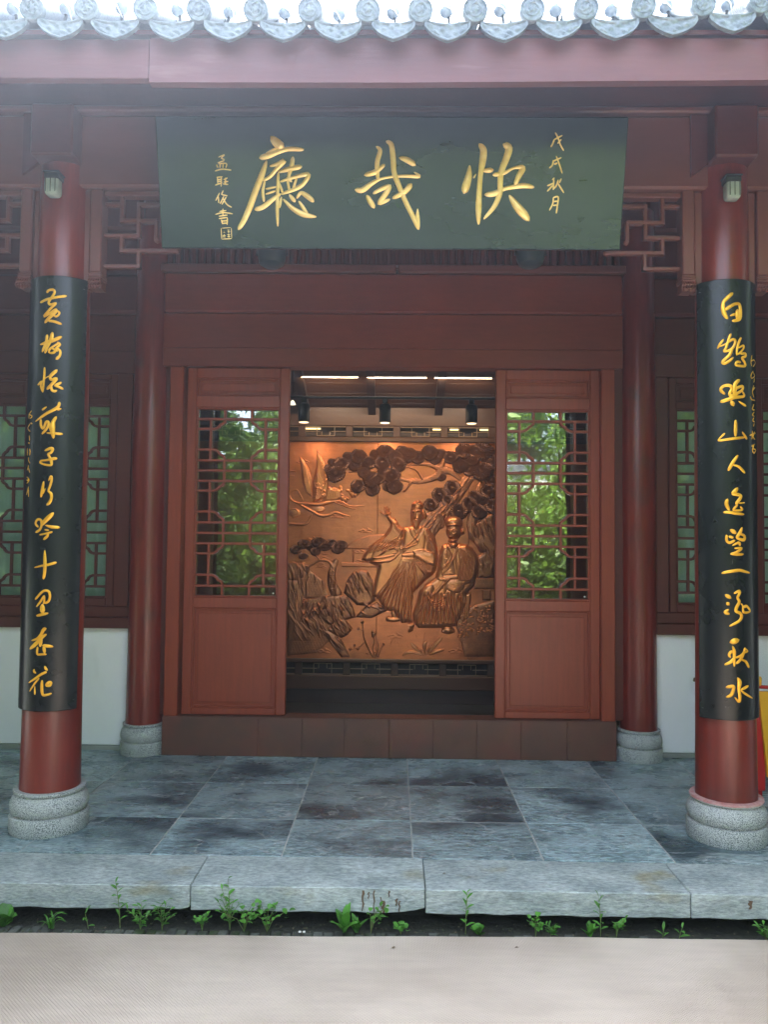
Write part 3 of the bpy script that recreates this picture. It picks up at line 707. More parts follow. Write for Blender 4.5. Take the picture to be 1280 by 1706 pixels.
RIGHT = [
 (F_, 28, [[(650,200,26),(560,280,30),(490,360,26),(480,480,32),(510,580,32),(560,650,22)], [(520,500,24),(600,440,28),(700,390,24),(770,400,24),(790,520,28),(775,660,26),(650,690,24)], [(610,600,14),(700,570,26)], [(740,500,34),(735,650,34)]]),
 (F_, 20, [[(380,1185,12),(430,1100,20),(490,1020,16)], [(620,920,18),(590,1000,20),(560,1090,20),(530,1180,20),(490,1230,20)], [(420,1150,10),(550,1090,14),(660,1020,22),(700,1060,20),(670,1150,20),(600,1210,20),(490,1240,16)], [(640,1170,24),(600,1290,24),(480,1410,24),(500,1450,22),(600,1400,22),(660,1340,14)], [(800,990,18),(760,1080,20),(730,1200,18),(725,1300,14)], [(760,1170,12),(840,1130,16),(845,1180,16),(780,1260,16),(730,1290,12)], [(800,1280),(870,1270),(880,1320),(820,1350),(865,1430),(870,1490),(780,1490),(710,1470),(735,1420),(790,1430)]]),
 (G_, 26, [[(510,390,20),(440,320,24),(490,250,22),(600,240,26),(640,300,26),(600,380,24),(630,420,28),(740,390,22)], [(770,140,28),(700,210,30),(690,300,32),(680,400,28)], [(700,300,24),(820,250,22),(820,320,20),(700,400,24)], [(440,530,26),(560,490,28),(700,450,26),(850,430,20),(830,350,16)], [(630,520,30),(665,590,34)], [(760,520,10),(880,600,24)]]),
 (G_, 20, [[(705,860,26),(703,1130,28)], [(510,1090,18),(400,1200,10),(430,1215,16),(600,1190,20),(860,1160,20)], [(825,1065,14),(880,1150,20),(900,1190,20)]]),
 (G_, 24, [[(745,1480,18),(660,1600,26),(575,1745,22)], [(650,1650,10),(760,1680,20),(865,1790,22)]]),
 (H_, 24, [[(740,460,22),(700,510,32),(660,560,26),(760,580,26),(800,610,24),(760,680,26),(710,740,24)], [(770,730,14),(865,720,12)], [(740,760,18),(670,850,18),(820,850,16),(790,790,16)], [(560,660,22),(540,740,28),(590,850,22)], [(490,890,18),(600,890,22),(700,910,22),(850,925,18)]]),
 (H_, 20, [[(610,1200,16),(660,1230,32),(710,1265,20)], [(545,1300),(545,1390),(600,1430),(690,1390)], [(590,1320),(660,1340)], [(820,1160,16),(780,1260,28),(730,1330,20),(760,1360,20),(850,1380,26),(860,1310,20),(800,1280,20)], [(650,1480,12),(760,1430,20),(780,1480,20)], [(690,1530,14),(810,1530,20),(720,1600,20),(620,1630,12),(730,1640,20),(840,1635,18)]]),
 (I_, 22, [[(460,265,18),(600,235,24),(770,215,24),(880,240,20),(955,260,14)]]),
 (I_, 24, [[(520,650,20),(575,680,30),(620,710,18)], [(550,790,26),(585,825,28)], [(580,910,16),(520,960,26),(590,990,20)], [(680,625,16),(760,585,22),(775,620,22),(740,700,20),(770,770,22),(720,880,26),(715,940,24),(790,980,24),(810,1040,24),(760,1120,22),(600,1205,16)], [(800,810,12),(830,840,12),(850,960,20),(960,940,16),(900,850,20),(850,870,24)]]),
 (J_, 22, [[(610,215,26),(690,192,44),(760,170,26)], [(650,280,12),(680,370,24),(680,500,22),(680,640,16)], [(700,400,20),(630,380,22),(590,430,20),(610,480,18)], [(700,470,20),(620,560,24),(510,610,16)], [(700,490,14),(800,450,20),(860,380,18)], [(870,310,14),(850,400,22),(790,520,22),(720,590,20)], [(870,320,12),(915,370,14),(850,400,14)], [(810,520,12),(890,560,20),(940,660,22)]]),
 (J_, 22, [[(740,840,12),(775,920,34),(765,1050,24),(780,1180,24),(765,1265,22),(690,1190,10)], [(535,1010,16),(600,1000,26),(670,1000,24),(650,1100,26),(610,1160,24),(540,1185,16)], [(800,1060,14),(870,1020,24),(930,985,18)], [(800,1070,12),(880,1130,18),(1005,1205,12)]]),
]
NOTE_L = [(B_, [[(240,900),(205,960),(250,1000),(215,1040)], [(195,950),(195,1040)], [(215,1130),(175,1210),(215,1270)], [(250,1130),(225,1120)], [(200,1345),(205,1430)], [(185,1470),(205,1475)], [(165,1570),(165,1690)], [(200,1580),(215,1620),(205,1690)]]),
          (C_, [[(240,235),(240,290),(265,340)], [(240,380),(215,470)], [(235,420),(262,505)], [(210,580),(250,640),(205,700)], [(245,640),(205,640)], [(240,760),(205,900)], [(235,770),(240,930)], [(225,830),(245,830)]])]
NOTE_R = [((1240, 580, 8.53), [[(115,100),(100,190),(110,260)], [(100,190),(140,170),(160,215),(130,265)], [(130,325),(100,390),(110,440)], [(130,340),(150,400),(115,430)], [(150,430),(140,490)], [(140,530),(120,620),(140,700)], [(125,600),(155,560)], [(90,690),(110,730),(155,745)], [(140,800),(120,870),(150,880)], [(145,910),(120,950),(145,970)], [(140,990),(125,1030),(150,1050)], [(145,1070),(135,1110)], [(120,1180),(115,1290)], [(85,1240),(160,1210)], [(150,1190),(130,1260),(155,1300)], [(110,1395),(150,1370)], [(140,1380),(120,1450),(140,1500)], [(130,1430),(165,1450),(140,1500)]])]
def couplet(cx, label, glyphs, notes):
    r = empty('couplet_board', (cx, CB_Y-CB_R, .61), label, 'couplet board', 'calligraphy boards on the front columns')
    loc_part(board_mesh(cx, .612, 2.79), 'board', black_lac, r, True)
    S = cyl_surf(cx)
    for conv, wd, st in glyphs: loc_part(glyph(st, conv, wd, S, .5, 1.22), 'character', gold, r, True)
    for conv, st in notes:
        mb = glyph(st, conv, 14 if conv[2] > 10 else 11, S, .35)
        loc_part(mb, 'small_inscription', gold, r, True)
    for z in (.66, 2.74):
        for a in (-.9, .9):
            rr = CB_R+.0005; x, y = cx+rr*math.sin(a), CB_Y-rr*math.cos(a)
            loc_part(MB().lathe([(.005, -.001), (.0045, .001), (.002, .002)], 10, (x, y, z)), 'screw', dark_metal, r)
couplet(-1.742, 'black curved board with gold running script on the left column, ending in a flower character', LEFT, NOTE_L)
couplet(1.668, 'black curved board with gold running script on the right column, ending in the water character', RIGHT, NOTE_R)

# ------------------------------------------------------------------ plaque
pq0 = np.array([0, 3.75, 2.890]); pq1 = np.array([0, 3.60, 3.468])
pv = (pq1-pq0)/np.linalg.norm(pq1-pq0); pn = np.array([0, -pv[2], pv[1]]); PH = np.linalg.norm(pq1-pq0)
def plane_surf(px, py):
    d = ray(px, py); o = np.array([0, 0, CH]); t = np.dot(pq0-o, pn)/np.dot(d, pn); p = o+d*t
    return p, pn, np.array([1., 0, 0]), pv, t/CF
pl = empty('name_plaque', (-.042, 3.75, 2.89), 'large dark plaque with three gold calligraphy characters leaning forward under the eave', 'plaque')
def pbox(u0, u1, v0, v1, n0, n1, b=.003):
    mb = MB().box(u0, u1, n0, n1, v0, v1, b)
    mb.v = [tuple(pq0+np.array([x, 0, 0])+pv*z+pn*y) for x, y, z in mb.v]; return mb
loc_part(pbox(-1.158, 1.080, 0, PH, -.045, 0, .005), 'board', plaque_m, pl)
K_ = (340, 200, 5.818); L_g = (560, 200, 6.4); M_ = (750, 200, 6.095); N_ = (350, 240, 10.03)
G1 = [[(655,170,24),(700,220,38),(760,270,38)], [(705,275,12),(600,325,8)], [(545,370,22),(620,350,26),(720,310,22),(820,285,20),(960,290,18)],
 [(605,400,12),(570,510,26),(500,690,28),(450,830,28),(390,970,24),(335,1060,18)], [(640,450,10),(710,430,16),(775,400,22),(700,480,18),(640,550,16),(575,590,12)],
 [(590,590,10),(570,690,14),(580,790,14)], [(600,670,9),(700,650,9)], [(600,720,9),(690,690,9)], [(500,870,20),(580,840,22),(680,760,18),(740,720,12)],
 [(720,520,12),(715,650,14),(710,850,16),(715,1030,10)], [(750,750,10),(730,850,14)], [(862,365,18),(850,450,20),(820,560,14),(850,600,10)], [(720,510,10),(820,480,20),(940,455,22)],
 [(740,600,10),(850,565,14),(1005,530,20),(980,600,18),(910,660,18),(750,720,12)], [(805,560,11),(830,700,12)], [(900,560,11),(860,680,12)], [(720,590,8),(760,700,14)],
 [(770,770,10),(860,860,20),(970,920,24),(1085,940,12)], [(920,790,10),(960,850,16),(1000,920,18)], [(830,730,14),(880,790,20)], [(900,760,12),(940,710,16),(1000,740,22),(1060,790,20)]]
G2 = [[(430,285,10),(470,330,22),(440,450,24),(440,560,22),(450,640,16)], [(310,590,20),(400,565,26),(470,520,20),(515,480,16)], [(210,745,20),(280,750,28),(380,680,22),(480,630,13),(620,605,12),(760,600,16),(890,605,16),(835,560,8)],
 [(540,230,16),(590,270,26),(610,420,28),(620,560,26),(670,700,26),(740,870,24),(820,1030,24),(880,1165,18)], [(880,1160,16),(872,1050,20),(870,950,8)], [(680,405,16),(760,430,28),(840,480,26)], [(800,690,28),(730,770,26),(610,835,20)],
 [(330,810,20),(370,880,26),(405,935,20)], [(400,785,16),(480,740,20),(570,710,22),(530,790,26),(460,890,20),(570,850,16)]]
G3 = [[(200,465,12),(190,570,30),(160,680,38),(145,740,26)], [(265,550,6),(240,590,10)], [(300,250,20),(340,310,32),(330,430,32),(310,560,24),(295,750,26),(290,920,28),(290,1060,14)], [(340,520,18),(430,510,26)],
 [(550,250,26),(600,290,34),(570,400,32),(520,530,28),(510,650,26),(505,750,26),(450,880,22),(345,1005,12)], [(445,560,22),(550,540,18),(650,490,12),(740,490,26),(700,570,26),(660,660,20)],
 [(360,760,20),(450,750,26),(560,700,18),(740,670,24),(850,685,16)], [(605,770,16),(680,880,36),(750,960,38),(800,1020,22)]]
SM_R = [[[(1070,130),(1100,190),(1120,250),(1155,315)], [(1060,200),(1140,160)], [(1060,200),(1040,250),(1025,275)], [(1095,240),(1130,200)]],
 [[(1080,370),(1110,450),(1140,545)], [(1050,420),(1130,385)], [(1050,410),(1040,460),(1010,490)], [(1060,450),(1090,440)]],
 [[(1060,590),(1040,610)], [(990,670),(1060,640)], [(1055,600),(1050,710)], [(1050,660),(990,725)], [(1100,610),(1080,670),(1050,700)], [(1130,600),(1110,640)], [(1100,650),(1155,740)]],
 [[(1050,790),(1045,850),(1010,920)], [(1050,790),(1100,785),(1090,880),(1080,950)], [(1060,830),(1090,825)], [(1050,870),(1090,865)]]]
SM_L = [[[(140,225),(240,185),(190,240),(245,262)], [(130,320),(240,280)], [(110,350),(130,400)], [(140,335),(270,330),(265,400)], [(170,340),(165,400)], [(220,340),(215,400)], [(85,455),(200,425),(350,440)]],
 [[(110,560),(210,550)], [(125,560),(130,670)], [(190,550),(185,715)], [(130,600),(185,595)], [(130,630),(185,625)], [(90,690),(200,650)], [(230,600),(290,570)], [(230,640),(300,630)], [(220,670),(300,680)], [(260,570),(255,680)]],
 [[(160,820),(95,950)], [(140,880),(145,990)], [(220,780),(190,850)], [(200,850),(290,870)], [(230,880),(170,1000)], [(270,890),(200,1010)], [(210,900),(280,1010),(360,1060)]],
 [[(215,1085),(215,1200)], [(160,1130),(270,1115)], [(90,1180),(220,1150),(380,1170)], [(150,1210),(290,1190)], [(150,1250),(290,1230)], [(190,1270),(210,1340)], [(290,1240),(285,1350)], [(200,1290),(280,1285)], [(210,1330),(280,1325)]]]
for conv, st in ((K_, G1), (L_g, G2), (M_, G3)): loc_part(glyph(st, conv, 16, plane_surf, .5, 1.12), 'character', gold2, pl, True)
for st in SM_R: loc_part(glyph(st, M_, 9, plane_surf, .4), 'small_character', gold2, pl, True)
for st in SM_L: loc_part(glyph(st, N_, 12, plane_surf, .4), 'small_character', gold2, pl, True)
seal = [[(185,1410),(355,1400)], [(355,1400),(362,1585)], [(362,1585),(195,1592)], [(195,1592),(185,1410)]]
seal2 = [[(210,1450),(260,1445)], [(235,1440),(235,1490)], [(215,1480),(260,1480)], [(285,1440),(330,1440)], [(290,1470),(335,1465)], [(310,1440),(312,1500)], [(215,1520),(215,1570)], [(240,1510),(245,1570)], [(220,1540),(260,1535)], [(290,1520),(335,1520)], [(290,1550),(335,1550)], [(310,1510),(315,1570)]]
loc_part(glyph(seal, N_, 9, plane_surf, .4), 'seal_mark', gold2, pl, True); loc_part(glyph(seal2, N_, 6.5, plane_surf, .4), 'seal_characters', gold2, pl, True)
red_seal = mat('faint_red_seal', (.10, .035, .035), rough=.4)
loc_part(glyph([[(1205,160,22),(1210,240,22)]], M_, 20, plane_surf, .05), 'red_seal', red_seal, pl)

# ------------------------------------------------------------------ lamps
def wall_lamp(cx, z, y, label):
    l = empty('wall_lamp', (cx, y, z), label, 'lamp', 'square lamps on the front columns')
    MB().box(-.038, .038, -.030, .040, .026, .056, .006).build('housing', dark_metal, l)
    MB().box(-.042, .042, -.034, .044, .0565, .064, .003).build('cap', dark_metal, l)
    mb = MB()
    for k, (hw, z) in enumerate([(.028, -.055), (.034, -.048), (.037, -.03), (.037, .0), (.036, .024)]):
        o = len(mb.v); q = []
        for j in range(24):
            a = 2*math.pi*j/24; c_, s_ = math.cos(a), math.sin(a); e = .45
            mb.v.append((hw*math.copysign(abs(c_)**e, c_), hw*.92*math.copysign(abs(s_)**e, s_), z))
        if k:
            for j in range(24): p, q_ = o-24+j, o-24+(j+1) % 24; mb.f.append((p, q_, q_+24, p+24))
        else: mb.f.append(tuple(range(24)))
    mb.f.append(tuple(range(96, 120))); mb.build('glass', lamp_glass, l, True, ang=50)
    for dx in (-.024, 0, .024): MB().box(dx-.0015, dx+.0015, -.0365, -.034, -.045, .024).build('guard_bar', dark_metal, l)
    MB().box(-.012, .012, .035, .055, -.02, .05, .003).build('arm', dark_metal, l)
wall_lamp(-1.744, 3.245, 3.845, 'small square grey lamp high on the left front column')
wall_lamp(1.664, 3.238, 3.845, 'small square grey lamp high on the right front column')
def flood(px, label):
    p = at(px, 432, 4.35); f = empty('floodlight', tuple(p), label, 'floodlight', 'floodlights behind the plaque')
    MB().lathe([(.004, -.050), (.045, -.046), (.068, -.030), (.078, .0), (.080, .05), (.072, .06)], 32).build('shade', mat('slate_blue_lamp', (.03, .045, .055), rough=.4, metal=.2), f, True)
    MB().tube([(-.086, 0, .02), (-.088, 0, .10), (0, 0, .14), (.088, 0, .10), (.086, 0, .02)], .006).build('bracket', dark_metal, f, True)
    MB().tube([(0, 0, .13), (0, 0, .80-.0)], .01).build('hanger', dark_metal, f, True)
flood(453, 'dark round floodlight under the left part of the plaque')
flood(884, 'dark round floodlight under the right part of the plaque')

# ------------------------------------------------------------------ eave roof
roof = empty('tiled_roof', (CX, 3.1, 3.5), 'grey tiled roof eave with round tile ends and pointed drip tiles', 'roof')
def rise(x): t = max(0, x-.35); return .0095*t+.020*t*t + (.006*max(0, -x-.6)) - .004*(math.exp(-(x)**2))
loc_part(MB().box(-4.4, -1.022, 3.085, 3.125, 3.335, 3.50, .003), 'fascia_board', fascia_m, roof)
n = 30; vs = []
for i in range(n+1):
    x = -1.018+5.4*i/n; zb = 3.316+.013*max(0, x)/1.5
    vs += [(x, 3.080, zb), (x, 3.120, zb), (x, 3.120, 3.50), (x, 3.080, 3.50)]
fs = []
for i in range(n):
    for k in range(4): a = i*4+k; b = i*4+(k+1) % 4; fs.append((a, b, b+4, a+4))
fs += [(0, 1, 2, 3), (n*4, n*4+1, n*4+2, n*4+3)]
loc_part(MB().add(vs, fs), 'fascia_board', fascia_m, roof)
SL = .52
def deck(y): return 3.502+(y-3.06)*SL
vs = []
for (y, dz) in ((3.06, 0), (8.2, 0), (8.2, .05), (3.06, .02)): vs += [(-4.4, y, deck(y)+dz), (4.4, y, deck(y)+dz)]
loc_part(MB().add(vs, [(0, 1, 3, 2), (2, 3, 5, 4), (4, 5, 7, 6), (6, 7, 1, 0), (0, 2, 4, 6), (1, 3, 5, 7)]), 'roof_deck', red_dark, roof)
vs = []
for (y, z) in ((8.2, deck(8.2)), (13.2, 3.5), (13.2, 3.55), (8.2, deck(8.2)+.07)): vs += [(-4.4, y, z), (4.4, y, z)]
loc_part(MB().add(vs, [(0, 1, 3, 2), (2, 3, 5, 4), (4, 5, 7, 6), (6, 7, 1, 0), (0, 2, 4, 6), (1, 3, 5, 7)]), 'rear_deck', tile_dk, roof)
# rows of barrel tiles up the slope: the eave tile of each row is a part of its own
disc_x = [-1.470, -1.252, -1.020, -.803, -.574, -.356, -.131, .079, .299, .522, .738, .964, 1.200, 1.420]
while disc_x[0] > -4.2: disc_x.insert(0, disc_x[0]-.222)
while disc_x[-1] < 4.2: disc_x.append(disc_x[-1]+.222)
dm = MB()
dp = [(.0495, .02), (.0500, -.004), (.0485, -.008), (.0440, -.009), (.0415, -.005), (.0405, -.002), (.030, -.0025), (.028, -.006), (.022, -.006), (.020, -.003), (.012, -.003), (.010, -.007), (.001, -.009)]
nn = 36
for r, z in dp:
    for k in range(nn):
        a = 2*math.pi*k/nn; zz = z
        if .011 < r < .041: zz += -.0060*(.5+.5*math.sin(6*a+r*200))*(.6+.4*math.sin(3*a+r*90))
        dm.v.append((r*math.cos(a), zz, r*math.sin(a)))
for i in range(len(dp)-1):
    for k in range(nn): a, b = i*nn+k, i*nn+(k+1) % nn; dm.f.append((a, b, b+nn, a+nn))
dm.f.append(tuple((len(dp)-1)*nn+k for k in range(nn)))
o_ = len(dm.v)
for y in (.02, .36):
    for k in range(nn): a = 2*math.pi*k/nn; dm.v.append((.0475*math.cos(a), y, .0475*math.sin(a)+(y-.02)*SL))
for k in range(nn): a, b = o_+k, o_+(k+1) % nn; dm.f.append((a, b, b+nn, a+nn))
disc_me = dm.mesh('end_tile', tile_m, True, 40)
# drip tile
def drip_mesh(seed):
    r = random.Random(seed); n = 30; mb = MB(); top = []; bot = []
    for i in range(n+1):
        u = -1+2*i/n; x = .089*u
        zt = -.014*(1-u*u)
        zb = -.086+.030*abs(u)**1.05+.028*abs(u)**3.2 if abs(u) < .999 else -.024
        top.append((x, zt)); bot.append((x, zb))
    rows = 12
    for s, yy in ((0, 0.0), (1, .013)):
        for j in range(rows+1):
            for i in range(n+1):
                t = j/rows; x = top[i][0]; z = top[i][1]+(bot[i][1]-top[i][1])*t; y = yy
                if s == 0:
                    edge = min(t, 1-t, (1-abs(-1+2*i/n))*1.4)
                    y += -.006 if edge < .11 else (-.0075*max(0, math.sin(x*120+z*70+seed+1.5*math.sin(z*90))*math.sin(z*150+x*50+seed*1.7)))
                y += .10*z*.3
                mb.v.append((x, y, z))
    W = n+1; S = (rows+1)*W
    for s in range(2):
        for j in range(rows):
            for i in range(n): a = s*S+j*W+i; mb.f.append((a, a+1, a+W+1, a+W))
    for j in (0, rows):
        for i in range(n): a = j*W+i; mb.f.append((a, a+1, a+1+S, a+S))
    for j in range(rows):
        for i in (0, n): a = j*W+i; mb.f.append((a, a+W, a+W+S, a+S))
    # pan tile behind
    o = len(mb.v); 
    for y in (.008, .36):
        for i in range(n+1):
            u = -1+2*i/n; mb.v.append((.089*u, y, -.014*(1-u*u)+y*SL)); mb.v.append((.089*u, y, -.014*(1-u*u)+y*SL-.012))
    for i in range(n):
        a = o+2*i; b = a+2*(n+1); mb.f.append((a, a+2, b+2, b)); mb.f.append((a+1, a+3, b+3, b+1))
    return mb.mesh('drip_tile', tile_m, True, 40)
drips = [drip_mesh(s) for s in (1, 2, 3)]
off = roof.location
for i, x in enumerate(disc_x):
    z = 3.574+rise(x)
    o = link('end_tile', disc_me, roof, Vector((x+rnd.uniform(-.003, .003), 3.012, z))-off); o.rotation_euler = (R(8)+rnd.uniform(-.05, .05), rnd.uniform(-3, 3), rnd.uniform(-.06, .06))
    o.rotation_euler = (R(6)+rnd.uniform(-.04, .04), 0, rnd.uniform(-.05, .05))
    if i+1 < len(disc_x):
        xm = (x+disc_x[i+1])/2; sc_ = (disc_x[i+1]-x-.024)/.178
        o = link('drip_tile', drips[i % 3], roof, Vector((xm+rnd.uniform(-.003, .003), 3.02, 3.537+rise(xm)+rnd.uniform(-.003, .003)))-off)
        o.scale = (sc_*.93, 1, 1); o.rotation_euler = (rnd.uniform(-.08, .02), rnd.uniform(-.03, .03), rnd.uniform(-.04, .04))
mb = MB()
for i, x in enumerate(disc_x):
    z = 3.574+rise(x)
    for seg in range(12):
        y0 = 3.30+seg*.38; pts = []
        mb.tube([(x, y0, z+(y0-3.012)*SL), (x, y0+.37, z+(y0+.37-3.012)*SL+.004)], [.046, .044], 10)
    if i+1 < len(disc_x):
        xm = (x+disc_x[i+1])/2
        for seg in range(12):
            y0 = 3.30+seg*.38; zz = 3.530+rise(xm)
            mb.add([(xm-.085, y0, zz+(y0-3.02)*SL), (xm, y0, zz-.014+(y0-3.02)*SL), (xm+.085, y0, zz+(y0-3.02)*SL), (xm-.085, y0+.4, zz+(y0+.38-3.02)*SL), (xm, y0+.4, zz-.014+(y0+.38-3.02)*SL), (xm+.085, y0+.4, zz+(y0+.38-3.02)*SL)], [(0, 1, 4, 3), (1, 2, 5, 4)])
o = loc_part(mb, 'upper_tiles', tile_dk, roof, True); o['kind'] = 'stuff'
# small round bulbs between the tile ends
BX = [(-1.593, 3.638), (-1.374, 3.638), (-1.144, 3.643), (-.913, 3.633), (-.698, 3.625), (-.471, 3.620), (-.250, 3.612), (-.029, 3.620), (.189, 3.625), (.409, 3.630), (.634, 3.630), (.858, 3.630), (1.081, 3.645), (1.33, 3.655), (1.56, 3.67)]
bulb_m = mat('smoky_bulb', (.20, .24, .30), (.28, .32, .38), scale=60, rough=.25, spec=.7)
bm1 = MB().lathe([(.003, -.027), (.015, -.023), (.024, -.012), (.0275, 0), (.025, .013), (.016, .024), (.003, .028)], 20).mesh('globe', bulb_m, True, 80)
bm2 = MB().tube([(0, .01, -.055), (.004, .004, -.030), (.002, 0, -.020)], [.006, .006, .009], 8).mesh('stem', dark_metal, True)
bm3 = MB().tube([(.03, -.005, -.045), (.016, -.026, -.012), (-.002, -.030, .004)], [.002, .003, .004], 6).mesh('clip', white_bit, True)
ORD = 'first second third fourth fifth sixth seventh eighth ninth tenth eleventh twelfth thirteenth fourteenth fifteenth'.split()
def bulb_label(i): return 'small round smoky bulb on the tiled eave, %s from the left' % ORD[i]
for i, (x, z) in enumerate(BX):
    b = empty('roof_bulb', (x, 3.1, z), bulb_label(i), 'bulb', 'small bulbs along the tiled eave')
    link('globe', bm1, b); link('stem', bm2, b); o = link('clip', bm3, b); b.rotation_euler = (0, rnd.uniform(-.3, .3), rnd.uniform(-.8, .8))

# ================================================================== COPPER SCREEN
SY = 7.2
scr = empty('copper_relief_screen', (CX, SY, 0), 'tall embossed copper screen with two robed figures, pines and a crane, seen through the doorway', 'relief screen')
def sp(mb, nm, m_, sm=False): return loc_part(mb, nm, m_, scr, sm)
pxs = [-1.9, -1.005, -.165, .675, 1.5, 1.95]
for i in range(5): sp(MB().box(pxs[i]+.0015, pxs[i+1]-.0015, SY-.012, SY, .405, 2.40, .002), 'copper_sheet', copper)
sp(MB().box(-1.95, 2.0, SY-.04, SY+.03, 2.395, 2.443, .008), 'upper_moulding', wood_in); sp(MB().box(-1.95, 2.0, SY-.04, SY+.03, .372, .407, .006), 'lower_moulding', wood_in)
sp(MB().box(-1.95, 2.0, SY-.03, SY+.02, .131, .255, .006), 'base_rail', wood_in); sp(MB().box(-1.95, 2.0, SY-.015, SY+.03, .0, .128), 'plinth', wood_dk)
sp(MB().box(-1.95, 2.0, SY-.02, SY+.03, 2.545, 2.72, .006), 'head_board', wood_in)
sp(MB().box(-1.95, 2.0, SY+.06, SY+.07, .13, 2.75), 'back_board', wood_dk)
for k in range(-5, 6):
    xc = -.435+.440*(k+1)
    for (z0, z1, up) in ((2.445, 2.543, 1), (.257, .370, 0)):
        if not -1.9 < xc < 1.95: continue
        sp(MB().box(xc-.032, xc+.032, SY-.02, SY+.02, z0, z1, .003), 'post', wood_in)
        x0, x1 = xc+.034, xc+.408; W = x1-x0; H_l = z1-z0
        lm = mat('pale_fret_wood', (.34, .24, .15), (.26, .17, .11), scale=20, rough=.5)
        def fr(pts): sp(MB().barxz([(x0+W*u, z0+H_l*v) for u, v in pts], .006, SY-.014, SY+.002), 'fret_bar', lm)
        q = (lambda v: v) if not up else (lambda v: 1-v)
        fr([(0, q(.5)), (.36, q(.5))]); fr([(.64, q(.5)), (1, q(.5))]); fr([(.28, q(.04)), (.28, q(.9))]); fr([(.72, q(.04)), (.72, q(.9))]); fr([(.28, q(.9)), (.72, q(.9))])
        fr([(.40, q(.5)), (.40, q(.9))]); fr([(.60, q(.5)), (.60, q(.9))]); fr([(0, q(.06)), (1, q(.06))])

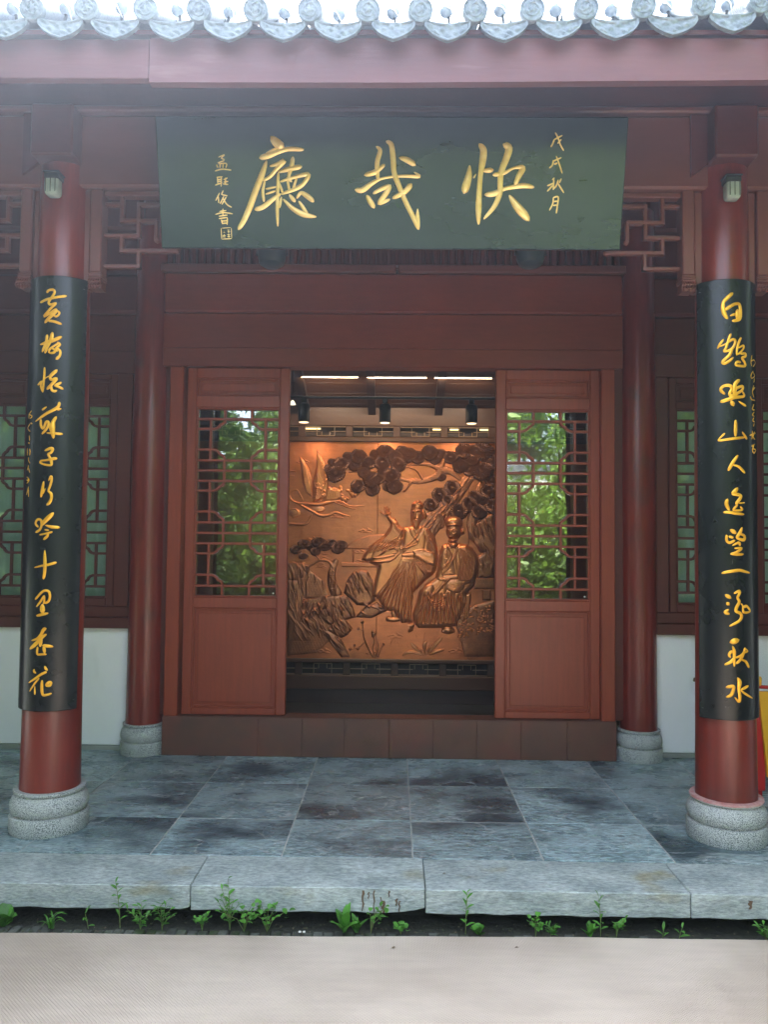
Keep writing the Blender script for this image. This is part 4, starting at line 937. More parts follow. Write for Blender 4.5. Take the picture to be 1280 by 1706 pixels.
# relief pieces beaten out of the sheet
class Relief:
    def __init__(s, x0, y0, x1, y1, step):
        s.xs = np.arange(x0, x1+step, step); s.ys = np.arange(y0, y1+step, step); s.X, s.Y = np.meshgrid(s.xs, s.ys)
        s.h = np.zeros_like(s.X); s.st = step
    def win(s, x0, y0, x1, y1):
        i0 = max(0, int((x0-s.xs[0])/s.st)); i1 = min(len(s.xs), int((x1-s.xs[0])/s.st)+2)
        j0 = max(0, int((y0-s.ys[0])/s.st)); j1 = min(len(s.ys), int((y1-s.ys[0])/s.st)+2)
        return slice(j0, max(j0, j1)), slice(i0, max(i0, i1))
    def segd(s, W, a, b):
        X, Y = s.X[W], s.Y[W]; dx, dy = b[0]-a[0], b[1]-a[1]; L2 = dx*dx+dy*dy or 1e-9
        t = np.clip(((X-a[0])*dx+(Y-a[1])*dy)/L2, 0, 1)
        return np.hypot(X-a[0]-t*dx, Y-a[1]-t*dy), t
    def stroke(s, pts, H, mode='max', w=None, conv=None):
        """rounded ridge along a polyline; w = half width in source px"""
        if conv: pts = [(conv[0]+p[0]/conv[2], conv[1]+p[1]/conv[2])+((p[2]/conv[2],) if len(p) > 2 else ()) for p in pts]
        pts = [p if len(p) > 2 else (*p, w) for p in pts]
        if len(pts) > 2: pts = [tuple(q) for q in catmull(pts, 4)]
        acc = None
        xx = [p[0] for p in pts]; yy = [p[1] for p in pts]; mw = max(p[2] for p in pts)
        W = s.win(min(xx)-mw, min(yy)-mw, max(xx)+mw, max(yy)+mw)
        if s.X[W].size == 0: return
        acc = np.zeros_like(s.X[W])
        for a, b in zip(pts[:-1], pts[1:]):
            d, t = s.segd(W, a, b); r = a[2]+(b[2]-a[2])*t
            acc = np.maximum(acc, H*np.sqrt(np.clip(1-(d/np.maximum(r, .01))**2, 0, 1))*np.clip(r/mw, .3, 1))
        if mode == 'max': s.h[W] = np.maximum(s.h[W], acc)
        elif mode == 'add': s.h[W] = np.where(s.h[W] > 0, s.h[W]+acc, s.h[W])
        elif mode == 'sub': s.h[W] = np.where(s.h[W] > 0, np.maximum(s.h[W]-acc, .12), s.h[W])
        elif mode == 'on': s.h[W] = s.h[W]+acc
    def poly(s, pts, H, edge=4.0, conv=None, mode='max'):
        if conv: pts = [(conv[0]+p[0]/conv[2], conv[1]+p[1]/conv[2]) for p in pts]
        xx = [p[0] for p in pts]; yy = [p[1] for p in pts]; W = s.win(min(xx), min(yy), max(xx), max(yy)); X, Y = s.X[W], s.Y[W]
        if X.size == 0: return
        ins = np.zeros(X.shape, bool); D = np.full(X.shape, 1e9); n = len(pts)
        for i in range(n):
            a, b = pts[i], pts[(i+1) % n]; d, _ = s.segd(W, a, b); D = np.minimum(D, d)
            c_ = ((a[1] > Y) != (b[1] > Y)); xi = (b[0]-a[0])*(Y-a[1])/((b[1]-a[1]) or 1e-9)+a[0]; ins ^= c_ & (X < xi)
        q = np.clip(D/edge, 0, 1); acc = np.where(ins, H*np.sqrt(1-(1-q)**2), 0)
        s.h[W] = np.maximum(s.h[W], acc) if mode == 'max' else np.where(acc > 0, s.h[W]+acc, s.h[W])
    def ell(s, cx, cy, rx, ry, H, mode='max', conv=None, rot=0):
        if conv: cx, cy, rx, ry = conv[0]+cx/conv[2], conv[1]+cy/conv[2], rx/conv[2], ry/conv[2]
        m_ = max(rx, ry); W = s.win(cx-m_, cy-m_, cx+m_, cy+m_); X, Y = s.X[W]-cx, s.Y[W]-cy
        c_, s_ = math.cos(rot), math.sin(rot); q = ((X*c_+Y*s_)/rx)**2+((-X*s_+Y*c_)/ry)**2
        acc = H*np.sqrt(np.clip(1-q, 0, 1))
        if mode == 'max': s.h[W] = np.maximum(s.h[W], acc)
        elif mode == 'add': s.h[W] = np.where(acc > 0, s.h[W]+acc, s.h[W])
        elif mode == 'sub': s.h[W] = np.where(s.h[W] > 0, np.maximum(s.h[W]-acc, .1), s.h[W])
    def noise(s, amp, f1, f2, seed=0):
        r = np.random.RandomState(seed); a = r.uniform(0, 6, 8)
        n = np.sin(s.X*f1+a[0]+2*np.sin(s.Y*f2+a[1]))*np.sin(s.Y*f1*1.2+a[2]+1.5*np.sin(s.X*f2*1.3+a[3]))
        s.h = np.where(s.h > .3, s.h+amp*n, s.h)
    def build(s, name, m_, base=.0, blur=1):
        h = s.h.copy()
        for _ in range(blur):
            p = np.pad(h, 1, mode='edge'); b = (p[:-2, 1:-1]+p[2:, 1:-1]+p[1:-1, :-2]+p[1:-1, 2:]+4*h)/8; h = np.where(h > 0, b, 0)
        used = h > .02
        cell = used[:-1, :-1] | used[1:, :-1] | used[:-1, 1:] | used[1:, 1:]
        mpp = SY/CF
        ny_, nx_ = h.shape
        d = ((s.X-640)[..., None]*AX[0]+(853-s.Y)[..., None]*AX[1])/CF+AX[2]
        P_ = np.array([0, 0, CH])+d*((SY-.0125)/d[..., 1:2])
        P_[..., 1] -= h*mpp*.9+np.where(used, .0, -.003)
        vid = np.zeros(h.shape, bool); vid[:-1, :-1] |= cell; vid[1:, :-1] |= cell; vid[:-1, 1:] |= cell; vid[1:, 1:] |= cell
        idx = np.full(h.shape, -1); idx[vid] = np.arange(vid.sum())
        V = P_[vid]-np.array(scr.location)
        j, i = np.nonzero(cell)
        F = np.stack([idx[j, i], idx[j+1, i], idx[j+1, i+1], idx[j, i+1]], 1)
        me = bpy.data.meshes.new(name); me.vertices.add(len(V)); me.vertices.foreach_set('co', V.astype(np.float32).ravel())
        me.loops.add(F.size); me.loops.foreach_set('vertex_index', F.astype(np.int32).ravel())
        me.polygons.add(len(F)); me.polygons.foreach_set('loop_start', np.arange(0, F.size, 4, dtype=np.int32)); me.update(calc_edges=True)
        me.polygons.foreach_set('use_smooth', [True]*len(F)); me.materials.append(m_)
        return link(name, me, scr)
c4 = (460, 720, 6.4); c5 = (640, 720, 6.4); c6 = (460, 900, 6.4); c7 = (640, 900, 6.4); r3 = (460, 600, 3.282); V_ = (640, 800, 6.095)
RR = random.Random(5)
# pine needle pads: shared dished disc
pm = MB(); prof = [(1.0, 0), (.985, .14), (.90, .22), (.78, .245), (.60, .24), (.42, .225), (.28, .20), (.20, .25), (.12, .31), (.03, .20)]; nn = 44
for r, hh in prof:
    for k in range(nn):
        a = 2*math.pi*k/nn; h2 = hh+(.085*(k % 2) if .25 < r < .99 else 0); rr = r*(1+.04*math.sin(3*a+1)+.03*math.sin(7*a)+(.05*(k % 2) if r > .8 else 0))
        pm.v.append((rr*math.cos(a), -h2, rr*math.sin(a)))
for i in range(len(prof)-1):
    for k in range(nn): a, b = i*nn+k, i*nn+(k+1) % nn; pm.f.append((a, b, b+nn, a+nn))
pm.f.append(tuple((len(prof)-1)*nn+k for k in range(nn)))
pad_me = pm.mesh('pine_pad', copper_pad, True, 50)
PADS = [(295,600,34),(325,622,50),(357,568,40),(432,575,38),(452,528,46),(503,562,44),(597,503,46),(580,560,46),(650,528,40),(668,572,44),(722,520,48),(775,532,42),(840,508,46),(903,513,30),(955,532,40),(1030,498,46),(1008,578,44),(590,615,36),(632,632,44),(648,692,44),(525,655,48),(527,706,42),(448,690,40),(1075,545,40),(1125,610,52),(1130,500,56),(1170,550,46),(1180,660,40),
        (310,560,26),(395,530,30),(545,520,34),(690,500,34),(870,540,34),(480,615,34),(560,650,34),(610,690,30),(990,540,36),(1060,600,38),(1090,500,40),(1150,600,44),(1185,520,40),(1165,720,46),(1190,800,44),(940,770,34),(1090,750,38),(965,700,46),(895,735,42),(848,790,38),(1060,790,44),(1110,830,46),(1000,830,50),(1130,760,36),(905,640,26)]
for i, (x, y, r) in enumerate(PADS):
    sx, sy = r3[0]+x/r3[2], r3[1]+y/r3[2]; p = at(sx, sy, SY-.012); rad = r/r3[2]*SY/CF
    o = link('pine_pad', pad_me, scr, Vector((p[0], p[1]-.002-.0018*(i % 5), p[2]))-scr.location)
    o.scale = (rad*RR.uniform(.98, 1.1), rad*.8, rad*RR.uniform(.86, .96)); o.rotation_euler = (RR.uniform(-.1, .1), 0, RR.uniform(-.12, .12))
# more pads on the small left pine and above the frame edge
for (x, y, r) in [(215,100-0,42),(300,40,46),(380,70,40),(455,20,52),(520,70,46),(590,40,44),(660,80,50),(700,50,40),(290,170,34),(420,120,36)]:
    sx, sy = c6[0]+x/c6[2], c6[1]+y/c6[2]; p = at(sx, sy, SY-.012); rad = r/c6[2]*SY/CF
    o = link('pine_pad', pad_me, scr, Vector((p[0], p[1]-.002-.002*RR.random(), p[2]))-scr.location)
    o.scale = (rad*1.55, rad*1.1, rad*RR.uniform(1.0, 1.3)); o.rotation_euler = (0, 0, RR.uniform(-.2, .2))
# pine branches and trunk
b = Relief(560, 740, 830, 960, .6)
for st in ([(1015,660,10),(960,612,18),(905,605,24),(880,635,20),(800,662,15),(740,662,12),(660,645,7)], [(905,600,18),(830,570,11),(720,575,6),(600,600,5),(400,612,4)], [(800,650,7),(765,600,5),(700,580,4)], [(740,665,6),(722,690,6),(700,715,7)], [(900,600,14),(915,550,12),(905,520,6)], [(1090,850,8),(1180,650,8)]):
    b.stroke(st, 3.2, conv=r3)
b.stroke([(790,960,70),(860,880,55),(980,740,40),(1060,640,28),(1105,600,18),(1085,572,10),(1050,562,6)], 4.2, conv=r3)
b.stroke([(1070,900,30),(1100,760,24),(1120,680,14)], 3, conv=r3)
for k in range(60):
    t = RR.random(); x = 800+290*t+RR.uniform(-38, 38)*(1-t*.6); y = 950-330*t+RR.uniform(-20, 20)
    b.stroke([(x, y, 3), (x+14, y-20, 4), (x+26, y-34, 2)], .9, 'add', conv=r3)
b.noise(.35, .9, .7, 3)
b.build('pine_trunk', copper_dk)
# crane
b = Relief(481, 735, 608, 885, .5)
b.poly([(435,180),(470,240),(500,290),(530,350),(560,560),(540,690),(400,745),(390,520),(430,380)], 3.4, 5, conv=c4)
b.poly([(250,255),(300,300),(350,390),(385,500),(390,700),(320,640),(285,540),(270,400)], 2.6, 4, conv=c4)
b.poly([(540,600),(620,585),(700,620),(690,700),(620,745),(500,740)], 2.6, 5, conv=c4)
for k in range(9):
    t = k/8; b.stroke([(420+t*40, 720, 5), (440+t*70, 520+t*60, 7), (440+t*110, 200+t*300, 5)], 1.3, 'add', conv=c4)
for k in range(6):
    t = k/5; b.stroke([(380-t*60, 660, 4), (340-t*40, 480+t*40, 6), (300-t*40, 300-t*20, 4)], 1.1, 'add', conv=c4)
for k in range(50):
    x = RR.uniform(400, 540); y = RR.uniform(540, 730); b.ell(x, y, 9, 6, .8, 'add', conv=c4, rot=.8)
for k in range(14): b.stroke([(560+k*10, 620+RR.uniform(-12, 12), 4), (540+k*10, 720, 4)], .9, 'add', conv=c4)
b.stroke([(145,680,9),(170,725,11),(230,755,12),(330,765,16),(450,772,22),(560,748,18),(680,735,10),(790,785,7),(900,785,5),(1080,780,3)], 3.6, conv=c4)
b.stroke([(620,745,6),(700,775,6),(790,808,6),(850,815,5)], 2.5, conv=c4)
b.stroke([(270,780,12),(380,840,16),(470,888,16),(560,885,15),(640,855,13),(720,880,10),(785,897,7)], 3.2, conv=c4)
b.ell(430,820,90,40,2.6,conv=c4); b.ell(200,860,60,45,1.8,conv=c4)
b.stroke([(145,975,14),(250,982,14),(330,970,14),(380,880,9)], 2.6, conv=c4)
b.stroke([(150,830,8),(210,820,9),(235,870,9),(180,910,8)], 2.0, conv=c4); b.stroke([(170,640,5),(215,610,6),(250,650,6),(290,730,5)], 1.8, conv=c4)
b.stroke([(150,410,7),(210,420,7)], 1.8, conv=c4); b.stroke([(150,460,6),(190,465,6)], 1.8, conv=c4)
for k in range(22):
    b.ell(RR.uniform(560, 900), RR.uniform(590, 730), RR.uniform(16, 34), RR.uniform(12, 24), RR.uniform(1.5, 3.2), conv=c4, rot=RR.uniform(0, 3))
b.build('crane', copper_fig)
b = Relief(481, 742, 828, 1092, .8)
def cloud(x, y, s):
    for q in ([(x-9*s, y, 1.3), (x-4*s, y-2.2*s, 1.6), (x, y-.4*s, 1.5), (x+4*s, y-2.6*s, 1.6), (x+9*s, y, 1.2)], [(x-7*s, y+1.5*s, 1.1), (x, y+1.1*s, 1.4), (x+8*s, y+1.8*s, 1.0)], [(x+2*s, y-2*s, 1.0), (x+3.4*s, y-3.4*s, 1.2), (x+1.6*s, y-4*s, 1.0)]): b.stroke(q, .9)
for x, y, s in ((505, 770, 1.1), (560, 860, 1.5), (610, 885, 1.2), (520, 900, 1.3), (600, 920, 1), (500, 1000, 1.2), (655, 790, 1.2), (690, 800, .8), (660, 1060, 1.3), (700, 1085, 1.0), (760, 1085, 1.3), (800, 1078, 1.1), (540, 1085, 1.2), (620, 1088, 1)): cloud(x, y, s)
for k in range(46):
    x = RR.uniform(640, 815); y = RR.uniform(1055, 1090); b.stroke([(x, y, .5), (x+RR.uniform(-3, 3), y-RR.uniform(3, 7), .8)], .7)
for k in range(26):
    x = RR.uniform(485, 610); y = RR.uniform(915, 945); b.stroke([(x-6, y+1, .6), (x, y-1.5, 1.1), (x+7, y+1, .6)], .7)
b.build('cloud_and_grass_relief', copper)['kind'] = 'stuff'
# far pavilion
b = Relief(570, 880, 645, 950, .6)
b.poly([(735,1225-180*0),(850,1150),(990,1100),(1180,1085),(1180,1215),(1000,1215),(990,1250),(740,1240)], 1.4, 2, conv=c4)
b.poly([(690,235),(1130,235),(1130,290),(690,285)], 1.6, 2, conv=c6)
b.poly([(815,90),(832,90),(832,235),(815,235)], 1.5, 1.4, conv=c6)
for k in range(10): b.stroke([(760+k*40, 1235-k*6, 2), (860+k*30, 1130-k*3, 2)], .35, 'add', conv=c4)
b.build('pavilion_relief', copper)
# left pine trunk, rocks and water
b = Relief(478, 920, 660, 1095, .6)
def rock(pts, H, n, ang, cv):
    b.poly(pts, H, 7, conv=cv); xs_ = [p[0] for p in pts]; ys_ = [p[1] for p in pts]
    for k in range(n):
        x = RR.uniform(min(xs_), max(xs_)); y = RR.uniform(min(ys_), max(ys_)*.5+min(ys_)*.5); L = RR.uniform(60, 170); a = ang+RR.uniform(-.25, .25)
        w_ = RR.uniform(7, 13)
        b.stroke([(x, y, w_*.5), (x+L*.5*math.sin(a)+RR.uniform(-8, 8), y+L*.5*math.cos(a), w_), (x+L*math.sin(a), y+L*math.cos(a), w_*.4)], RR.uniform(1.0, 2.2), 'add', conv=cv)
rock([(120,240),(280,240),(330,270),(310,380),(230,430),(120,430)], 2.2, 7, .3, c6)
rock([(120,420),(230,430),(290,620),(320,760),(400,900),(380,1060),(200,1060),(110,1100),(120,700)], 2.8, 20, .25, c6)
rock([(500,600),(600,580),(760,590),(820,700),(850,820),(700,860),(560,900),(400,780),(440,680)], 3.6, 24, .25, c6)
rock([(830,330),(900,310),(980,330),(1030,430),(1060,640),(980,700),(860,690),(790,620),(720,560),(760,420)], 4.2, 26, .30, c6)
rock([(840,820),(960,700),(1080,660),(1190,745),(1120,780),(1020,830)], 3.6, 9, 1.2, c6)
rock([(620,870),(720,820),(820,940),(760,1010),(700,1040),(620,1000),(540,960)], 3.6, 14, .6, c6)
rock([(480,950),(560,960),(700,1060),(790,1240),(700,1250),(590,1110)], 3.0, 14, .65, c6)
rock([(180,870),(260,830),(480,880),(500,960),(380,1080),(180,1080)], 2.2, 12, .5, c6)
b.stroke([(640,560,60),(600,470,50),(590,380,42),(610,280,36),(640,220,24)], 3.6, conv=c6)
b.stroke([(610,290,20),(560,225,14),(470,215,12),(400,250,12),(330,300,14),(345,400,10),(300,480,8)], 2.8, conv=c6)
b.stroke([(470,215,8),(430,170,10),(395,140,6)], 2.2, conv=c6); b.stroke([(350,390,8),(330,460,7),(320,500,4)], 2, conv=c6)
for k in range(26): b.stroke([(RR.uniform(560,660), RR.uniform(240,560), 4), (RR.uniform(570,650), RR.uniform(300,600), 5)], .8, 'add', conv=c6)
# plum twigs
b.stroke([(920,870,4),(930,960,6),(945,1060,8),(1000,1180,9),(1040,1250,9)], 2.6, conv=c6)
for p in ([(1060,1250,8),(1030,1150,6),(1050,1080,5),(1035,1000,4)], [(1070,1250,6),(1090,1160,7),(1085,1080,4)], [(1090,1240,5),(1120,1160,4),(1145,1110,4)], [(945,1090,4),(870,1150,4),(790,1160,3)], [(930,960,4),(880,945,4)]): b.stroke(p, 2.2, conv=c6)
for x, y, r in ((920,870,18),(880,945,16),(1040,1000,24),(1035,1020,14),(1145,1110,12),(790,1160,16),(835,1120,14),(875,1155,15),(1030,975,14)): b.ell(x, y, r, r, 3.0, conv=c6)
rock([(120,620),(430,700),(640,850),(700,1000),(560,1080),(430,1200),(120,1230)], 1.5, 34, .4, c6)
rock([(300,640),(520,590),(560,800),(470,960),(330,900)], 2.2, 18, -.5, c6)
rock([(120,250),(330,250),(370,330),(500,430),(560,600),(120,640)], 1.1, 18, .2, c6)
b.noise(.18, 1.3, 1.0, 2)
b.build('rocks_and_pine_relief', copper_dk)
# right-hand rock, table and flowering bush
b = Relief(720, 850, 838, 1098, .6)
rock([(880,960),(980,980),(1060,900),(1180,850),(1190,1280),(1020,1280),(960,1180),(900,1130)], 3.0, 22, .35, c5)
rock([(1000,180),(1180,30),(1180,400),(1000,400)], 2.8, 12, .5, c7)
rock([(515,920),(560,850),(640,800),(670,880),(640,1020),(560,1040),(530,1010)], 2.4, 10, .3, c5)
b.poly([(975,405),(1180,405),(1180,520),(960,515)], 2.6, 2, conv=c7); b.poly([(1050,525),(1140,525),(1140,640),(1050,640)], 2.2, 2, conv=c7)
for x, y in ((1045,255),(1100,240),(1150,245)): b.poly([(x-26,y),(x+26,y),(x+14,y+60),(x-14,y+60)], 3.2, 2, conv=c7); b.ell(x, y-20, 16, 20, 3, conv=c7)
b.poly([(1040,330),(1130,320),(1120,400),(1060,400)], 2.8, 2, conv=c7)
b.poly([(820,760),(980,690),(1180,640),(1180,1240),(860,1240),(800,1000),(760,900)], 1.4, 10, conv=c7)
for k in range(26):
    x = RR.uniform(780, 900); y = RR.uniform(600, 780); b.stroke([(x, y, 5), (x+12, y+60, 7)], 1.0, 'add', conv=c7)
b.noise(.15, 1.2, .9, 9)
b.build('rock_and_table_relief', copper_dk)
b = Relief(750, 985, 838, 1075, .5)
for k in range(90):
    t = RR.random(); x = 800+370*t; y = RR.uniform(720, 1040)+(-60*t); b.ell(x, y, RR.uniform(14, 28), RR.uniform(8, 14), RR.uniform(2.6, 4.0), conv=c7, rot=RR.uniform(-1.5, .6))
b.build('flower_bush_relief', copper_fig)
b = Relief(665, 1055, 745, 1095, .5)
for p in ([(440,1210,10),(430,1120,18),(455,1080,8)], [(420,1210,10),(340,1150,20),(285,1090,6)], [(400,1215,12),(280,1190,20),(205,1225,10)], [(470,1210,10),(540,1120,20),(610,1045,14)], [(500,1215,12),(570,1180,18),(635,1165,10)], [(445,1210,8),(490,1130,14),(520,1090,5)]):
    b.stroke(p, 2.8, conv=c7)
for p in ([(420,1210,3),(340,1150,3),(290,1095,2)], [(470,1210,3),(540,1120,3),(605,1050,2)], [(400,1215,3),(280,1190,3),(215,1222,2)]): b.stroke(p, 1.0, 'sub', conv=c7)
b.build('leafy_plant_relief', copper_fig)

def fold_fill(b, cv, lines, n):
    for k in range(n):
        x0, y0, x1, y1 = lines[k % len(lines)]; j = RR.uniform(-60, 60); t0 = RR.uniform(0, .6); t1 = t0+RR.uniform(.2, .4)
        pa = (x0+(x1-x0)*t0+j*.6, y0+(y1-y0)*t0, 3); pc = (x0+(x1-x0)*t1+j, y0+(y1-y0)*t1, 2.5)
        pb = ((pa[0]+pc[0])/2+RR.uniform(-8, 8), (pa[1]+pc[1])/2, 5.5)
        b.stroke([pa, pb, pc], 1.15, 'add' if k % 3 else 'sub', conv=cv)
# standing figure (its relief runs over two sheets)
b = Relief(600, 815, 735, 1075, .42)
cv = V_
body = [(200,480),(270,465),(400,455),(470,500),(520,580),(545,700),(550,800),(540,880),(500,960),(430,1010),(350,1090),(300,1140),(290,1300),(290,1440),(180,1450),(150,1400),(100,1330),(10,1320),(-40,1240),(-70,1190),(-130,1180),(-90,1000),(-60,880),(-150,840),(-110,760),(-20,700),(60,660),(170,640)]
b.poly(body, 6.0, 8, conv=cv)
sleeve = [(205,500),(150,450),(110,380),(75,395),(60,470),(0,560),(-110,640),(-190,730),(-230,800),(-180,830),(-60,800),(60,740),(170,680),(200,640)]
b.poly(sleeve, 7.0, 7, conv=cv)
b.stroke([(110,440,34),(70,400,26),(40,360,20)], 7.6, conv=cv)
b.ell(28,345,24,26,7.6,conv=cv)                                        # raised hand
for p in ([(25,335,8),(8,300,7),(5,270,5)], [(35,330,8),(30,295,7),(32,268,5)], [(45,335,7),(52,305,6),(55,285,5)], [(10,350,7),(-20,335,6),(-35,320,5)], [(50,350,7),(66,330,6)]): b.stroke(p, 7.8, conv=cv)
# chest panel and lapels
b.poly([(205,520),(300,480),(330,560),(400,510),(420,600),(400,740),(190,745)], 1.2, 6, conv=cv, mode='add')
for p in ([(255,470,9),(290,560,9),(340,640,9),(180,700,8)], [(380,470,10),(340,560,9),(260,640,9),(190,690,8)], [(300,500,5),(330,560,5)], [(350,600,5),(210,720,5)]): b.stroke(p, 1.6, 'add', conv=cv)
b.poly([(300,725),(400,712),(490,730),(540,790),(520,870),(440,850),(350,800),(300,790)], 2.8, 9, conv=cv, mode='add')    # folded sleeve
b.stroke([(300,722,8),(400,708,10),(500,745,9)], 1.4, 'add', conv=cv)
b.poly([(180,748),(300,740),(300,775),(180,778)], 1.8, 3, conv=cv, mode='add')                                                # belt
b.poly([(-60,640),(160,660),(175,740),(60,830),(-70,850),(-150,820)], 1.6, 8, conv=cv, mode='add')
for p in ([(60,700,10),(120,690,12),(130,730,10),(90,740,8)], [(-100,790,8),(0,780,12),(100,760,10)], [(-140,830,8),(40,820,14),(120,780,8)]): b.stroke(p, 1.8, 'add', conv=cv)
# skirt folds
for i in range(11):
    t = i/10; x0 = 185+t*115; x1 = -70+t*370; yb = 1190+200*min(1, t*1.6)
    b.stroke([(x0, 800, 6), ((x0*.55+x1*.45), 1000, 13), (x1, yb, 16), (x1+4, yb+60, 10)], 2.6, 'add', conv=cv)
    b.stroke([(x0+6, 830, 3), ((x0*.55+x1*.45)+17, 1010, 5), (x1+20, yb, 7)], 2.0, 'sub', conv=cv)
for i in range(8):
    b.stroke([(330+i*22, 840, 6), (370+i*16, 900+i*4, 9), (420+i*9, 960-i*5, 7)], 1.9, 'add', conv=cv)
for i in range(7):
    b.stroke([(300+i*14, 800, 5), (330+i*14, 900, 9), (345+i*13, 1060-i*18, 6)], 1.8, 'add', conv=cv)
for i in range(7):   # sleeve folds on the raised arm
    t = i/6; b.stroke([(90+t*90, 430+t*70, 6), (60+t*70, 540+t*60, 10), (-140+t*240, 730-t*40, 8)], 2.0, 'add', conv=cv)
for i in range(6): b.stroke([(430+i*16, 500+i*30, 6), (450+i*14, 600+i*20, 9), (440+i*16, 710, 6)], 1.8, 'add', conv=cv)
# head
b.ell(333,345,66,112,9.5,conv=cv); b.ell(340,262,62,50,9.6,conv=cv); b.ell(345,222,30,18,10.4,conv=cv)
b.poly([(395,290),(440,350),(430,400),(400,400),(385,330)], 6.5, 5, conv=cv)
b.stroke([(272,262,9),(335,235,9),(400,262,9)], 1.6, 'add', conv=cv); b.stroke([(276,292,7),(335,280,7),(394,292,7)], 1.0, 'add', conv=cv)
b.stroke([(318,325,9),(314,355,10),(311,378,13)], 3.2, 'add', conv=cv)                          # nose
b.stroke([(278,322,5),(292,314,5),(305,320,4)], 2.0, 'add', conv=cv); b.stroke([(330,318,4),(350,310,5),(372,318,5)], 2.0, 'add', conv=cv)
b.ell(292,332,13,8,3.0,'sub',conv=cv); b.ell(350,330,16,8,3.0,'sub',conv=cv); b.ell(292,333,6,4,.9,'add',conv=cv); b.ell(350,331,7,4,.9,'add',conv=cv)
b.stroke([(300,398,4),(318,394,5),(340,400,4)], 2.4, 'sub', conv=cv)
b.poly([(268,390),(300,400),(350,398),(392,385),(380,450),(350,510),(325,545),(295,510),(272,450)], 3.0, 10, conv=cv, mode='max'); 
b.stroke([(325,410,34),(325,470,30),(325,535,12)], 9.6, conv=cv)
for i in range(7): x = 286+i*14; b.stroke([(x, 405, 4), (x*.6+325*.4, 470, 5), (x*.3+325*.7, 535, 3)], 1.3, 'add', conv=cv)
b.stroke([(300,385,5),(280,410,5),(276,450,4)], 1.2, 'add', conv=cv); b.stroke([(335,385,5),(362,408,5),(372,445,4)], 1.2, 'add', conv=cv)
# feet
b.stroke([(40,1410,24),(90,1412,28),(150,1410,22)], 6.4, conv=cv); b.ell(45,1405,26,26,7,conv=cv)
b.stroke([(95,1350,24),(110,1400,26)], 4.8, conv=cv)
fold_fill(b, cv, [(180, 560, -60, 780), (330, 800, 200, 1380), (210, 820, -30, 1200), (420, 520, 520, 700), (260, 820, 100, 1300)], 60)
b.build('standing_figure_relief', copper_fig, blur=0)
# seated figure
b = Relief(680, 850, 808, 1065, .42)
body = [(590,660),(640,640),(760,640),(830,650),(900,690),(950,760),(970,850),(950,960),(910,1080),(840,1150),(840,1240),(760,1420),(740,1480),(560,1500),(350,1500),(300,1440),(290,1350),(330,1230),(350,1140),(420,1060),(520,990),(545,900),(560,760)]
b.poly(body, 7.0, 9, conv=cv)
b.poly([(745,670),(840,650),(920,720),(960,830),(930,960),(870,1040),(800,1060),(740,960),(720,800)], 2.4, 10, conv=cv, mode='add')
b.poly([(565,700),(640,670),(700,800),(720,960),(590,970),(560,860)], 1.6, 9, conv=cv, mode='add')
for i in range(9):
    b.stroke([(760+i*12, 690+i*6, 6), (770+i*16, 820, 10), (760+i*14, 1010, 7)], 2.0, 'add', conv=cv); b.stroke([(768+i*12, 700+i*6, 3), (780+i*16, 820, 4), (768+i*14, 1000, 3)], 1.4, 'sub', conv=cv)
for p in ([(640,680,7),(680,780,9),(600,900,8)], [(750,700,8),(700,800,9),(640,900,8),(590,950,7)]): b.stroke(p, 1.8, 'add', conv=cv)
b.poly([(590,970),(740,960),(760,1000),(590,1005)], 1.6, 4, conv=cv, mode='add')
b.stroke([(560,1000,12),(620,1010,14),(660,1000,10)], 1.8, 'add', conv=cv)
for p in ([(620,1010,10),(560,1100,14),(500,1160,10)], [(640,1015,8),(620,1110,10),(615,1190,9)], [(660,1010,7),(600,1060,9),(590,1090,7)]): b.stroke(p, 1.8, 'add', conv=cv)
b.ell(475,1165,18,26,2.4,'add',conv=cv); b.ell(615,1175,14,22,2.0,'add',conv=cv)
b.ell(430,1110,80,60,2.4,'add',conv=cv,rot=-.5); b.ell(720,1070,90,70,2.2,'add',conv=cv)         # knees
for i in range(10):
    t = i/9; b.stroke([(400+t*300, 1120+30*math.sin(t*3), 7), (370+t*330, 1280, 13), (330+t*400, 1450-t*10, 11)], 2.3, 'add', conv=cv)
    b.stroke([(416+t*300, 1140, 3), (388+t*330, 1280, 5), (350+t*400, 1440, 5)], 1.8, 'sub', conv=cv)
for i in range(5): b.stroke([(430+i*10, 1160+i*20, 6), (500+i*8, 1230+i*24, 8), (600+i*6, 1200+i*16, 6)], 1.6, 'add', conv=cv)
# head with soft cap, hand at the chin
b.ell(710,510,82,100,10,conv=cv); b.ell(712,435,92,72,11,conv=cv)
b.stroke([(628,470,10),(700,455,12),(800,462,10)], 1.8, 'add', conv=cv); b.ell(800,520,20,34,9,conv=cv)
b.stroke([(668,515,9),(655,550,11),(660,572,14)], 3.4, 'add', conv=cv)
b.stroke([(640,512,4),(655,506,5)], 1.0, 'add', conv=cv); b.stroke([(685,508,5),(710,500,5),(735,512,5)], 2.2, 'add', conv=cv)
b.ell(708,524,18,9,3.2,'sub',conv=cv); b.ell(646,526,11,8,2.8,'sub',conv=cv); b.ell(708,526,8,5,1,'add',conv=cv)
b.stroke([(660,592,5),(685,590,5),(705,596,4)], 2.4, 'sub', conv=cv); b.stroke([(720,560,6),(738,590,5)], .9, 'sub', conv=cv)
b.ell(700,612,50,18,9.4,conv=cv)
b.ell(705,660,52,34,11.5,conv=cv)
for i in range(4): b.stroke([(640, 638+i*14, 7), (680, 636+i*15, 8), (725, 650+i*14, 7)], 1.6, 'add', conv=cv)
b.stroke([(720,690,34),(760,760,40),(800,860,44)], 9.0, conv=cv)
